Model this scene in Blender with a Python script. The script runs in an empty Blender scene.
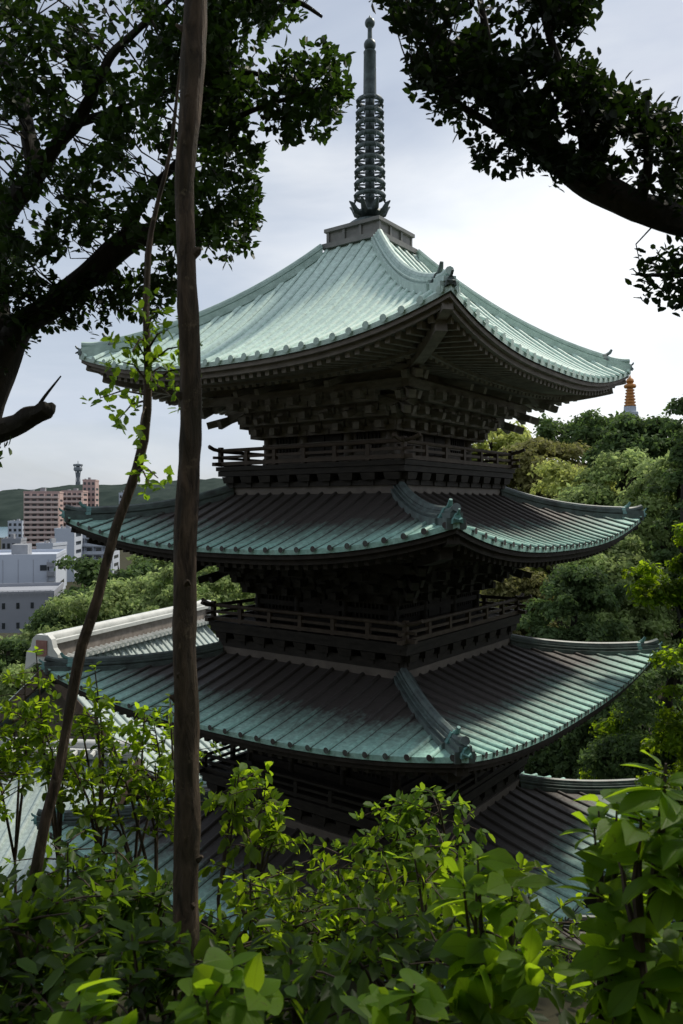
import bpy, math, random
import numpy as np
from mathutils import Vector, Matrix, noise as mnoise

rng = np.random.default_rng(7)
random.seed(7)
SC = bpy.context.scene
COL = SC.collection
R = math.radians
F, CX, HY = 779.0, 341.5, 507.0      # focal length in pixels, principal column, horizon row
H = 12.6                             # eye height above the temple precinct


def at(px, py, d):
    return Vector(((px - CX) / F * d, d, H - (py - HY) / F * d))


def S(t):
    t = min(1.0, max(0.0, t))
    return t * t * (3 - 2 * t)


# ------------------------------------------------------------------ materials
class NT:
    def __init__(self, name):
        self.m = bpy.data.materials.new(name)
        self.m.use_nodes = True
        self.t = self.m.node_tree
        self.t.nodes.clear()
        self.out = self.n('ShaderNodeOutputMaterial')

    def n(self, typ, **kw):
        o = self.t.nodes.new(typ)
        for k, v in kw.items():
            setattr(o, k, v)
        return o

    def l(self, a, b):
        self.t.links.new(a, b)

    def val(self, sock, v):
        if hasattr(v, 'is_output'):
            self.l(v, sock)
        else:
            sock.default_value = v

    def math(self, op, a, b=0.0, clamp=False):
        o = self.n('ShaderNodeMath', operation=op, use_clamp=clamp)
        self.val(o.inputs[0], a)
        self.val(o.inputs[1], b)
        return o.outputs[0]

    def noise(self, vec, scale, detail=4, rough=.55, dist=0.0):
        o = self.n('ShaderNodeTexNoise')
        o.inputs['Scale'].default_value = scale
        o.inputs['Detail'].default_value = detail
        o.inputs['Roughness'].default_value = rough
        o.inputs['Distortion'].default_value = dist
        if vec is not None:
            self.l(vec, o.inputs['Vector'])
        return o.outputs['Fac']

    def coord(self, kind='Object', scale=(1, 1, 1)):
        tc = self.n('ShaderNodeTexCoord')
        mp = self.n('ShaderNodeMapping')
        mp.inputs['Scale'].default_value = scale
        self.l(tc.outputs[kind], mp.inputs['Vector'])
        return mp.outputs[0]

    def ramp(self, fac, stops):
        o = self.n('ShaderNodeValToRGB')
        e = o.color_ramp.elements
        while len(e) < len(stops):
            e.new(.5)
        for i, (p, c) in enumerate(stops):
            e[i].position = p
            e[i].color = (*c, 1) if len(c) == 3 else c
        self.l(fac, o.inputs[0])
        return o.outputs[0]

    def mix(self, f, a, b, blend='MIX'):
        o = self.n('ShaderNodeMix', data_type='RGBA', blend_type=blend)
        self.val(o.inputs[0], f)
        self.val(o.inputs[6], a if hasattr(a, 'is_output') else (*a, 1))
        self.val(o.inputs[7], b if hasattr(b, 'is_output') else (*b, 1))
        return o.outputs[2]

    def maprange(self, v, a, b, c=0.0, d=1.0):
        o = self.n('ShaderNodeMapRange')
        self.val(o.inputs[0], v)
        for i, x in enumerate((a, b, c, d)):
            o.inputs[i + 1].default_value = x
        return o.outputs[0]

    def bump(self, h, strength, dist=.02):
        o = self.n('ShaderNodeBump')
        o.inputs['Strength'].default_value = strength
        o.inputs['Distance'].default_value = dist
        self.l(h, o.inputs['Height'])
        return o.outputs[0]

    def pbr(self, color, rough=.6, spec=.4, metal=0.0, normal=None):
        b = self.n('ShaderNodeBsdfPrincipled')
        self.val(b.inputs['Base Color'], color if hasattr(color, 'is_output') else (*color, 1))
        self.val(b.inputs['Roughness'], rough)
        b.inputs['Specular IOR Level'].default_value = spec
        b.inputs['Metallic'].default_value = metal
        if normal is not None:
            self.l(normal, b.inputs['Normal'])
        return b

    def done(self, sh):
        self.l(sh, self.out.inputs[0])
        return self.m


def mat_plain(name, c1, c2, scale=4.0, rough=.7, spec=.3, bump=.2, stretch=(1, 1, 1), metal=0.0, detail=5):
    t = NT(name)
    v = t.coord('Object', stretch)
    f = t.noise(v, scale, detail, .6)
    col = t.ramp(f, [(.3, c1), (.7, c2)])
    return t.done(t.pbr(col, rough, spec, metal, t.bump(f, bump)).outputs[0])


def mat_copper(name, lo, hi, green, green2, brown):
    t = NT(name)
    a = t.n('ShaderNodeAttribute', attribute_name='weather')
    sp = t.n('ShaderNodeSeparateColor')
    t.l(a.outputs['Color'], sp.inputs[0])
    s, x, b = sp.outputs[0], sp.outputs[1], sp.outputs[2]
    cb = t.n('ShaderNodeCombineXYZ')
    t.l(t.math('MULTIPLY', x, 3.2), cb.inputs[0])
    t.l(t.math('MULTIPLY', s, 2.2), cb.inputs[1])
    t.l(b, cb.inputs[2])
    n1 = t.noise(cb.outputs[0], 1.6, 4, .6)
    ob = t.coord('Object')
    n2 = t.noise(ob, .9, 3, .5)
    n3 = t.noise(ob, 14, 5, .65)
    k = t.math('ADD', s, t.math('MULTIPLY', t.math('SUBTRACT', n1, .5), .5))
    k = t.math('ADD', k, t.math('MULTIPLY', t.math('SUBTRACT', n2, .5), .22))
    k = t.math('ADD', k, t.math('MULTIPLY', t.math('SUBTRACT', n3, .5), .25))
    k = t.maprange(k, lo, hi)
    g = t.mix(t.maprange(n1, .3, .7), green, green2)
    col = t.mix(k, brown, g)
    grime = t.maprange(n3, .35, .75, .72, 1.12)
    cg = t.n('ShaderNodeCombineColor')
    for i in range(3):
        t.l(grime, cg.inputs[i])
    col = t.mix(1.0, col, cg.outputs[0], 'MULTIPLY')
    seam = t.math('FRACT', t.math('ADD', t.math('MULTIPLY', s, 11.0), b))
    seam = t.maprange(seam, 0, .06)
    hgt = t.math('ADD', t.math('MULTIPLY', seam, .6), t.math('MULTIPLY', n3, .5))
    return t.done(t.pbr(col, t.maprange(n3, .3, .7, .5, .75), .5, 0.0, t.bump(hgt, .35, .015)).outputs[0])


def mat_leaf(name, cols, trans, trans_col, rough=.45, spec=.4, patch=0.0, veins=False):
    t = NT(name)
    g = t.n('ShaderNodeNewGeometry')
    rd = g.outputs['Random Per Island']
    n = len(cols)
    col = t.ramp(rd, [(i / (n - 1), c) for i, c in enumerate(cols)])
    ob = t.coord('Object')
    nz = t.noise(ob, 1.1, 3)
    dk = t.maprange(nz, .3, .7, 1 - patch, 1 + patch)
    cg = t.n('ShaderNodeCombineColor')
    for i in range(3):
        t.l(dk, cg.inputs[i])
    col = t.mix(1.0, col, cg.outputs[0], 'MULTIPLY')
    nrm = None
    if veins:
        at_ = t.n('ShaderNodeAttribute', attribute_name='leafuv')
        sp = t.n('ShaderNodeSeparateXYZ')
        t.l(at_.outputs['Vector'], sp.inputs[0])
        av = t.math('ABSOLUTE', sp.outputs[1])
        rib = t.maprange(av, .0, .05, .7, 0)
        side = t.math('FRACT', t.math('SUBTRACT', t.math('MULTIPLY', sp.outputs[0], 8.0), t.math('MULTIPLY', av, 7.0)))
        side = t.maprange(t.math('ABSOLUTE', t.math('SUBTRACT', side, .5)), 0, .2, .22, 0)
        vein = t.math('MAXIMUM', rib, side)
        col = t.mix(t.math('MULTIPLY', vein, .5), col, (cols[0][0] * 3.0, cols[0][1] * 2.0, cols[0][2] * 2.2))
        blot = t.noise(ob, 34, 5, .7)
        col = t.mix(t.maprange(blot, .62, .72, 0, .75), col, (.09, .07, .02))
        nrm = t.bump(t.math('SUBTRACT', t.noise(ob, 25, 3), t.math('MULTIPLY', vein, .6)), .5, .004)
    p = t.pbr(col, rough, spec, 0, nrm)
    tr = t.n('ShaderNodeBsdfTranslucent')
    tc = t.mix(t.math('MULTIPLY', rd, .6), trans_col, (trans_col[0] * .55, trans_col[1] * .7, trans_col[2] * .6))
    tc = t.mix(1.0, tc, cg.outputs[0], 'MULTIPLY')
    if veins:
        tc = t.mix(t.math('MULTIPLY', vein, .45), tc, (trans_col[0] * .35, trans_col[1] * .35, trans_col[2] * .4))
        tc = t.mix(t.maprange(blot, .62, .72, 0, .8), tc, (.06, .04, .01))
    t.l(tc, tr.inputs[0])
    mx = t.n('ShaderNodeMixShader')
    mx.inputs[0].default_value = trans
    t.l(p.outputs[0], mx.inputs[1])
    t.l(tr.outputs[0], mx.inputs[2])
    return t.done(mx.outputs[0])


def mat_bark(name, c1, c2, scale=18):
    t = NT(name)
    v = t.coord('Object', (1, 1, .22))
    f = t.noise(v, scale, 6, .65, .6)
    v2 = t.coord('Object')
    f2 = t.noise(v2, 3.5, 3)
    col = t.mix(t.maprange(f2, .35, .65, 0, .7), t.ramp(f, [(.36, c1), (.64, c2)]), (c1[0] * .9, c1[1] * 1.15, c1[2] * .8))
    f3 = t.noise(v2, 16, 6, .75)
    col = t.mix(t.maprange(f3, .60, .68, 0, .55), col, (c2[0] * 1.5, c2[1] * 1.7, c2[2] * 1.6))
    return t.done(t.pbr(col, .8, .25, 0, t.bump(f, 1.0, .02)).outputs[0])


M = {}
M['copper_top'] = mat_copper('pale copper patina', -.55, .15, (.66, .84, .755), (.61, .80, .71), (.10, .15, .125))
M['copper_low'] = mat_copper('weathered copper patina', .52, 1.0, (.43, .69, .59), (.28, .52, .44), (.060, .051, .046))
M['copper_hall'] = mat_copper('hall copper patina', -.3, .3, (.5, .6, .57), (.42, .52, .5), (.25, .28, .27))
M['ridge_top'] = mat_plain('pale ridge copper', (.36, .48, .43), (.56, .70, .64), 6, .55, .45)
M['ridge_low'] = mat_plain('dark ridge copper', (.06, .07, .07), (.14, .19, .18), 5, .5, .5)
M['ridge_tip'] = mat_plain('green ridge end copper', (.08, .2, .19), (.17, .36, .33), 7, .5, .5)
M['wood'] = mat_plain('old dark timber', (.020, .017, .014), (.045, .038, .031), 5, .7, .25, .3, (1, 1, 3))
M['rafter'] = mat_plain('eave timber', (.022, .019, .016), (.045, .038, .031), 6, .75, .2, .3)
M['wood_top'] = mat_plain('haze tinted timber', (.145, .128, .112), (.26, .23, .20), 5, .75, .2, .3, (1, 1, 3))  # top storey timber, lightened so the colour carries the haze veil
M['rafter_top'] = mat_plain('haze tinted eave timber', (.16, .142, .125), (.27, .24, .21), 6, .8, .2, .3)  # top eave timber paled the same way, haze put into its colour
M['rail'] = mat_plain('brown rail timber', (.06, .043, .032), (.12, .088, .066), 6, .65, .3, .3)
M['wallw'] = mat_plain('near black wall boards', (.012, .011, .010), (.026, .023, .02), 4, .75, .2, .3, (6, 6, .6))  # near-black base for the lower storey wall boards
M['flash'] = mat_plain('grey brown flashing', (.12, .10, .085), (.2, .17, .145), 3, .6, .35)
M['bronze'] = mat_plain('dark spire bronze', (.035, .05, .052), (.10, .135, .13), 9, .45, .5, .2, metal=.3)
M['boxm'] = mat_plain('grey bronze box', (.16, .165, .15), (.27, .26, .24), 5, .5, .45, .2)
M['ridge_hall'] = mat_plain('pale hall ridge', (.5, .52, .5), (.68, .69, .67), 3, .6, .4)
M['ridge_side'] = mat_plain('brown grey ridge side', (.17, .145, .125), (.3, .265, .24), 5, .7, .3, .3)
M['onired'] = mat_plain('faded red ornament', (.25, .12, .10), (.36, .2, .17), 7, .7, .3)
M['plaster'] = mat_plain('old brown plaster', (.17, .145, .13), (.27, .235, .21), 2, .85, .2)
M['bark'] = mat_bark('grey brown bark', (.028, .020, .014), (.135, .094, .064), 26)
M['bark_dark'] = mat_bark('dark mossy bark', (.018, .015, .012), (.05, .04, .032), 12)
M['twig'] = mat_plain('twig bark', (.03, .024, .018), (.075, .055, .04), 20, .8, .2)
M['stone'] = mat_plain('stone', (.3, .29, .27), (.42, .41, .38), 2, .8, .2)
M['gold'] = mat_plain('weathered orange gold', (.36, .14, .03), (.52, .23, .055), 5, .4, .5, .1, metal=.2)
M['pink'] = mat_plain('pink render', (.40, .285, .265), (.46, .335, .31), .08, .8, .2, 0)
M['pink2'] = mat_plain('pink balcony render', (.55, .44, .41), (.62, .5, .46), .1, .8, .2, 0)
M['bwhite'] = mat_plain('white render', (.42, .46, .53), (.50, .54, .61), .06, .8, .2, 0)
M['bgrey'] = mat_plain('grey render', (.25, .265, .30), (.32, .335, .37), .1, .8, .2, 0)
M['glass'] = mat_plain('dark window glass', (.02, .025, .03), (.05, .06, .07), .3, .15, .6, 0)
M['roofgrey'] = mat_plain('flat roof', (.2, .21, .23), (.3, .31, .33), .3, .8, .2, 0)
M['redm'] = mat_plain('dark red panel', (.16, .03, .03), (.2, .045, .04), .5, .7, .3, 0)
M['steel'] = mat_plain('hazy grey steel', (.16, .18, .2), (.22, .24, .26), 1, .6, .3, 0)
M['ground'] = mat_plain('soil and leaf litter', (.022, .026, .012), (.055, .05, .03), 1.2, .9, .1, .5)
M['farwood'] = mat_plain('far woodland', (.020, .032, .028), (.042, .058, .050), .035, .95, .05, 0, detail=9)
M['water'] = mat_plain('sea water', (.10, .19, .24), (.13, .22, .27), .01, .25, .5, 0)
M['gravel'] = mat_plain('pale gravel court', (.22, .19, .18), (.32, .29, .27), 3, .9, .1, .3)

GR = lambda *a: list(a)
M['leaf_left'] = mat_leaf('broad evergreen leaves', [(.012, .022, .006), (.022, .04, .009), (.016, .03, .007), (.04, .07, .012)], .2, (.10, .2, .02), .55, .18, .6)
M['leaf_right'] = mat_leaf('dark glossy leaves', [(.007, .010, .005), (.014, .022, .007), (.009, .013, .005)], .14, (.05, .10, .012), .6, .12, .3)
M['leaf_bright'] = mat_leaf('fresh green leaves', [(.04, .095, .008), (.075, .145, .012), (.05, .11, .01)], .48, (.40, .60, .03), .48, .2, .3, True)
M['leaf_shrub'] = mat_leaf('shrub leaves', [(.016, .036, .003), (.05, .095, .007), (.025, .055, .004), (.12, .17, .012)], .46, (.50, .70, .022), .5, .16, .7, True)
M['leaf_deep'] = mat_leaf('deep green shrub leaves', [(.011, .027, .003), (.03, .062, .006), (.018, .04, .004)], .36, (.30, .47, .02), .48, .2, .6)
M['leaf_big'] = mat_leaf('large soft leaves', [(.03, .068, .005), (.07, .13, .009), (.045, .095, .006)], .52, (.50, .72, .022), .5, .16, .5, True)
M['leaf_olive'] = mat_leaf('olive tree leaves', [(.17, .17, .07), (.22, .205, .085), (.19, .185, .075)], .35, (.34, .34, .10), .7, .1, .4)  # hillside leaf colours from here on are paled to carry distance haze
M['leaf_light'] = mat_leaf('light yellow green leaves', [(.24, .28, .09), (.34, .37, .12), (.28, .32, .10)], .45, (.62, .66, .18), .7, .1, .35)
M['leaf_mid'] = mat_leaf('mid green leaves', [(.15, .205, .085), (.23, .285, .115), (.18, .24, .10)], .42, (.50, .62, .22), .7, .1, .5)
M['leaf_dark'] = mat_leaf('dark tree leaves', [(.045, .078, .034), (.085, .125, .05), (.06, .098, .04)], .3, (.22, .34, .09), .7, .1, .5)


# ------------------------------------------------------------------ mesh tools
def link(o, parent=None):
    COL.objects.link(o)
    if parent is not None:
        o.parent = parent
    return o


class MB:
    def __init__(self):
        self.v, self.f, self.a = [], [], []

    def add(self, vs, fs, attr=None):
        n = len(self.v)
        self.v += [tuple(p) for p in vs]
        self.f += [tuple(i + n for i in f) for f in fs]
        self.a += list(attr) if attr is not None else [(1.0, 0.0, 0.0)] * len(vs)

    def box(self, c, s, rz=0.0, taper=1.0):
        hx, hy, hz = s[0] / 2, s[1] / 2, s[2] / 2
        ca, sa = math.cos(rz), math.sin(rz)
        vs = []
        for dz, k in ((-hz, 1.0), (hz, taper)):
            for dx, dy in ((-hx, -hy), (hx, -hy), (hx, hy), (-hx, hy)):
                dx *= k
                dy *= k
                vs.append((c[0] + dx * ca - dy * sa, c[1] + dx * sa + dy * ca, c[2] + dz))
        self.add(vs, [(3, 2, 1, 0), (4, 5, 6, 7), (0, 1, 5, 4), (1, 2, 6, 5), (2, 3, 7, 6), (3, 0, 4, 7)])

    def beam(self, p0, p1, w, h, w1=None, h1=None):
        p0, p1 = Vector(p0), Vector(p1)
        d = (p1 - p0).normalized()
        up = Vector((0, 0, 1)) if abs(d.z) < .95 else Vector((0, 1, 0))
        sx = d.cross(up).normalized()
        uz = sx.cross(d)
        vs = []
        for p, ww, hh in ((p0, w, h), (p1, w1 or w, h1 or h)):
            for a, b in ((-1, -1), (1, -1), (1, 1), (-1, 1)):
                vs.append(p + sx * (a * ww / 2) + uz * (b * hh / 2))
        self.add(vs, [(0, 1, 2, 3), (7, 6, 5, 4), (0, 4, 5, 1), (1, 5, 6, 2), (2, 6, 7, 3), (3, 7, 4, 0)])

    def ring_beam(self, half, z0, z1, w):
        for k in range(4):
            a = k * math.pi / 2
            ca, sa = math.cos(a), math.sin(a)
            q = half - w / 2
            self.box((q * sa, -q * ca, (z0 + z1) / 2), (2 * half - (0.004 if k % 2 else 2 * w + .004), w, z1 - z0 - (.004 if k % 2 else 0)), a)

    def tube(self, pts, rad, n=8, cap=True, jit=0.0):
        pts = [Vector(p) for p in pts]
        if not hasattr(rad, '__len__'):
            rad = [rad] * len(pts)
        vs, fs = [], []
        ref = None
        for i, p in enumerate(pts):
            d = (pts[min(i + 1, len(pts) - 1)] - pts[max(i - 1, 0)]).normalized()
            if ref is None:
                ref = d.orthogonal().normalized()
            ref = (ref - d * ref.dot(d)).normalized()
            b = d.cross(ref)
            for k in range(n):
                a = 2 * math.pi * k / n
                r = rad[i]
                if jit:
                    r *= 1 + jit * mnoise.noise(p * 3.1 + Vector((math.cos(a), math.sin(a), k * .0)) * 1.3)
                vs.append(p + ref * (math.cos(a) * r) + b * (math.sin(a) * r))
        for i in range(len(pts) - 1):
            for k in range(n):
                k2 = (k + 1) % n
                fs.append((i * n + k, i * n + k2, (i + 1) * n + k2, (i + 1) * n + k))
        if cap:
            fs.append(tuple(range(n - 1, -1, -1)))
            fs.append(tuple((len(pts) - 1) * n + k for k in range(n)))
        self.add(vs, fs)

    def lathe(self, prof, c=(0, 0, 0), n=20):
        vs, fs = [], []
        for r, z in prof:
            for k in range(n):
                a = 2 * math.pi * k / n
                vs.append((c[0] + r * math.cos(a), c[1] + r * math.sin(a), c[2] + z))
        for i in range(len(prof) - 1):
            for k in range(n):
                k2 = (k + 1) % n
                fs.append((i * n + k, i * n + k2, (i + 1) * n + k2, (i + 1) * n + k))
        self.add(vs, fs)

    def torus(self, c, R0, r, n=24, m=8, sz=1.0):
        vs, fs = [], []
        for i in range(n):
            a = 2 * math.pi * i / n
            for j in range(m):
                b = 2 * math.pi * j / m
                q = R0 + r * math.cos(b)
                vs.append((c[0] + q * math.cos(a), c[1] + q * math.sin(a), c[2] + r * sz * math.sin(b)))
        for i in range(n):
            for j in range(m):
                fs.append((i * m + j, ((i + 1) % n) * m + j, ((i + 1) % n) * m + (j + 1) % m, i * m + (j + 1) % m))
        self.add(vs, fs)

    def build(self, name, mat, parent=None, smooth=False, loc=None):
        me = bpy.data.meshes.new(name)
        me.from_pydata(self.v, [], self.f)
        at_ = me.attributes.new('weather', 'FLOAT_COLOR', 'POINT')
        buf = np.ones((len(self.v), 4), np.float32)
        if self.v:
            buf[:, :3] = np.array(self.a, np.float32)
        at_.data.foreach_set('color', buf.ravel())
        if smooth:
            me.polygons.foreach_set('use_smooth', [True] * len(me.polygons))
            me.set_sharp_from_angle(angle=R(38))
        me.materials.append(mat)
        o = bpy.data.objects.new(name, me)
        if loc is not None:
            o.location = loc
        return link(o, parent)


def tag(o, label=None, cat=None, group=None, kind=None):
    if label:
        o['label'] = label
    if cat:
        o['category'] = cat
    if group:
        o['group'] = group
    if kind:
        o['kind'] = kind
    return o


def empty(name, loc, rz=0.0):
    o = bpy.data.objects.new(name, None)
    o.empty_display_size = .3
    o.location = loc
    o.rotation_euler = (0, 0, rz)
    return link(o)


def copy_tree(o, parent=None):
    c = o.copy()
    link(c, parent)
    for ch in list(o.children):
        copy_tree(ch, c)
    return c


# ------------------------------------------------------------------ leaves
T_HEX = (np.array([(0, 0, 0), (.28, -.42, .07), (.68, -.40, .05), (1, 0, -.06), (.68, .40, .05), (.28, .42, .07)]),
         [(0, 1, 2, 3), (0, 3, 4, 5)])
T_DIA = (np.array([(0, 0, 0), (.5, -.38, .05), (1, 0, -.05), (.5, .38, .05)]), [(0, 1, 2, 3)])


def leaf_big_template(n=6, curl=.22, wide=1.0, pw=1.2):
    vs, fs = [], []
    for i in range(n + 1):
        u = i / n
        w = .5 * wide * (math.sin(math.pi * u ** pw) ** 1.05 if 0 < u < 1 else 0.0) + .006
        z = -curl * u * u
        vs += [(u, -w, z + .13 * w + .015 * math.sin(9 * u)), (u, 0, z), (u, w, z + .13 * w + .015 * math.cos(8 * u))]
    for i in range(n):
        a, b = i * 3, (i + 1) * 3
        fs += [(a, b, b + 1, a + 1), (a + 1, b + 1, b + 2, a + 2)]
    return np.array(vs), fs


T_BIG = leaf_big_template()
T_CURL = leaf_big_template(6, .42, .9, 1.05)
T_FLAT = leaf_big_template(6, .06, .95, 1.35)
T_ROUND = leaf_big_template(7, .18, 1.1, .95)


def norm(a):
    return a / np.maximum(np.linalg.norm(a, axis=1, keepdims=True), 1e-9)


def leaf_arrays(tpl, P, D, N, L, Wd):
    """Leaves at P, along D, facing N, length L, width ratio Wd."""
    tv, tf = tpl
    D = norm(D)
    B = norm(np.cross(N, D))
    N = np.cross(D, B)
    n, k = len(P), len(tv)
    V = P[:, None, :] + L[:, None, None] * (tv[None, :, 0:1] * D[:, None, :] + (tv[None, :, 1:2] * Wd[:, None, None]) * B[:, None, :] + tv[None, :, 2:3] * N[:, None, :])
    uv = np.broadcast_to(tv[None, :, :2], (n, k, 2)).reshape(-1, 2)
    V = np.hstack([V.reshape(-1, 3), uv])
    fq = np.array(tf)
    Fq = (fq[None] + (np.arange(n) * k)[:, None, None]).reshape(-1, 4)
    return V, Fq


def mesh_np(name, V, Fq, mat, parent=None, smooth=True):
    me = bpy.data.meshes.new(name)
    me.vertices.add(len(V))
    me.vertices.foreach_set('co', np.ascontiguousarray(V[:, :3]).astype(np.float32).ravel())
    me.loops.add(Fq.size)
    me.loops.foreach_set('vertex_index', Fq.astype(np.int32).ravel())
    me.polygons.add(len(Fq))
    me.polygons.foreach_set('loop_start', (np.arange(len(Fq)) * 4).astype(np.int32))
    me.polygons.foreach_set('use_smooth', np.full(len(Fq), smooth))
    me.update(calc_edges=True)
    lu = me.attributes.new('leafuv', 'FLOAT_VECTOR', 'POINT')
    lu.data.foreach_set('vector', np.hstack([V[:, 3:5], np.zeros((len(V), 1))]).astype(np.float32).ravel())
    me.materials.append(mat)
    return link(bpy.data.objects.new(name, me), parent)


def rnd_dir(n):
    return norm(rng.normal(size=(n, 3)))


def sprays(C, Dn, per, spread, L, tpl=T_HEX, wid=(.52, .68), up=.8, lvar=.35, droop=0.0):
    """whorls of leaves: centres C, twig directions Dn."""
    n = len(C)
    P = np.repeat(C, per, 0)
    D0 = np.repeat(Dn, per, 0)
    u = rng.random((n * per, 1))
    rad = rnd_dir(n * per)
    rad = rad - D0 * np.sum(rad * D0, 1, keepdims=True)
    rad = norm(rad)
    D = D0 * (.12 + .5 * u) + rad * .95
    D[:, 2] -= droop
    P = P + D0 * (u - .8) * spread + rnd_dir(n * per) * .012
    N = rnd_dir(n * per) * .7 + np.array([0, 0, up])
    Ls = L * (1 + lvar * (rng.random(n * per) * 2 - 1))
    return leaf_arrays(tpl, P, D, N, Ls, rng.uniform(wid[0], wid[1], n * per))


def cat_arrays(parts):
    Vs, Fs, off = [], [], 0
    for V, Fq in parts:
        Vs.append(V)
        Fs.append(Fq + off)
        off += len(V)
    return np.concatenate(Vs), np.concatenate(Fs)


def in_poly(x, y, poly):
    inside = np.zeros(len(x), bool)
    j = len(poly) - 1
    for i in range(len(poly)):
        xi, yi = poly[i]
        xj, yj = poly[j]
        c = ((yi > y) != (yj > y)) & (x < (xj - xi) * (y - yi) / (yj - yi + 1e-12) + xi)
        inside ^= c
        j = i
    return inside


def poly_points(poly, n, d0, d1, clump=0.0):
    """n points inside a region of a tree's crown, over a range of distances."""
    xs, ys = [p[0] for p in poly], [p[1] for p in poly]
    out = []
    while len(out) < n:
        x = rng.uniform(min(xs), max(xs), 400)
        y = rng.uniform(min(ys), max(ys), 400)
        ok = in_poly(x, y, poly)
        for a, b in zip(x[ok], y[ok]):
            if clump and mnoise.noise(Vector((a * .026, b * .026, clump))) < -.06 and random.random() < .85:
                continue
            out.append(at(a, b, random.uniform(d0, d1)))
            if len(out) >= n:
                break
    return np.array([tuple(p) for p in out])


# ------------------------------------------------------------------ terrain
def terr(x, y):
    h = 15 * S((y - 18) / 50) * S((x + 4) / 24)
    h -= 12.4 * S((y - 75) / 50) * (1 - S((x - 0) / 25))
    cam = 10.95 * (1 - S((math.hypot(x * .35, max(y, 0)) - 2.2) / 9.0)) if y > 0 else 10.95 * (1 - S((abs(x) - 20) / 80))
    if cam < .001:
        cam = -99
    side = 9 * S((x - 8) / 12) * (1 - S((y - 26) / 20) * .4)
    if side > 0:
        h = max(h, side * .9)
    h = max(h, cam)
    if y < -1.5:  # unseen rise behind the camera, added to block sky light from the rear
        h = max(h, 10.95 + 26 * S((-1.5 - y) / 26) * (1 - S((abs(x) - 30) / 90)))
    if y > 650:
        h -= 12 * S((y - 650) / 150)
    return h


def build_ground():
    xs = sorted(set([round(v, 2) for v in np.concatenate([np.arange(-20, 20, .8), np.geomspace(20, 4000, 40), -np.geomspace(20, 4000, 40)])]))
    ys = sorted(set([round(v, 2) for v in np.concatenate([np.arange(-30, 30, .8), np.geomspace(30, 6000, 60), [-40, -80, -200]])]))
    vs, fs = [], []
    for y in ys:
        for x in xs:
            z = terr(x, y)
            if abs(x) < 60 and y < 80:
                z += .18 * mnoise.noise(Vector((x * .6, y * .6, 0))) * (1 if z > .4 else .1)
            vs.append((x, y, z))
    nx = len(xs)
    for j in range(len(ys) - 1):
        for i in range(nx - 1):
            fs.append((j * nx + i, j * nx + i + 1, (j + 1) * nx + i + 1, (j + 1) * nx + i))
    b = MB()
    b.add(vs, fs)
    return tag(b.build('ground', M['ground'], smooth=True), kind='structure')


build_ground()
b = MB()
b.add([(-9000, 640, -17.4), (9000, 640, -17.4), (9000, 14000, -17.4), (-9000, 14000, -17.4)], [(0, 1, 2, 3)])
tag(b.build('sea', M['water']), kind='structure')
b = MB()
b.add([(-14, 11, .05), (10, 11, .05), (10, 34, .05), (-14, 34, .05)], [(0, 1, 2, 3)])
tag(b.build('courtyard', M['gravel']), kind='structure')

# far wooded headland across the water
b = MB()
vs, fs = [], []
nu, nv = 150, 26
crest = [(-700, 20), (-560, 34), (-430, 40), (-330, 46), (-200, 50), (-120, 44), (0, 26), (140, 10), (300, 0), (500, -6)]
for j in range(nv):
    for i in range(nu):
        x = -1500 + 2100 * i / (nu - 1)
        xr = x
        hz = np.interp(xr, [c[0] for c in crest], [c[1] + 12 for c in crest])
        v = j / (nv - 1)
        prof = math.sin(math.pi * min(1, v * 1.0)) ** .8 if 0 < v < 1 else 0
        z = -18 + (hz + 18) * prof
        z += prof * (7 * mnoise.noise(Vector((x * .012, v * 6, 1))) + 5 * mnoise.noise(Vector((x * .06, v * 22, 5))) + 3.5 * mnoise.noise(Vector((x * .17, v * 40, 9))))
        vs.append((x, 1180 + 520 * v, z))
for j in range(nv - 1):
    for i in range(nu - 1):
        fs.append((j * nu + i, j * nu + i + 1, (j + 1) * nu + i + 1, (j + 1) * nu + i))
b.add(vs, fs)
tag(b.build('headland', M['farwood']), kind='structure')

# observation tower on the headland
p = at(78, 480, 1440)
t = tag(empty('observation_tower', (p.x, p.y, 36)), 'grey observation tower with wide round head on the far wooded headland', 'tower')
b = MB()
for k in range(8):
    a = k * math.pi / 4
    a2 = a + math.pi / 4
    b.tube([(6 * math.cos(a), 6 * math.sin(a), 0), (4.2 * math.cos(a), 4.2 * math.sin(a), 34), (8 * math.cos(a), 8 * math.sin(a), 52)], .9, 6)
    b.tube([(5.6 * math.cos(a), 5.6 * math.sin(a), 4), (4.4 * math.cos(a2), 4.4 * math.sin(a2), 30)], .6, 5)
    b.tube([(4.4 * math.cos(a), 4.4 * math.sin(a), 30), (7.6 * math.cos(a2), 7.6 * math.sin(a2), 50)], .6, 5)
b.build('lattice_frame', M['steel'], t)
b = MB()
b.lathe([(2.2, 0), (2.2, 52), (0, 52)], n=12)
b.build('lift_shaft', M['steel'], t)
b = MB()
b.lathe([(0, 43), (8.5, 43), (10, 45), (10, 48.5), (9, 50), (0, 50)], n=16)
b.lathe([(0, 52), (10.5, 52), (11, 53), (11, 55.5), (4, 56.5), (1, 57), (.5, 62), (0, 62)], n=16)
b.build('viewing_deck', M['steel'], t)
t.scale = (.78, .78, 1.0)


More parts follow.
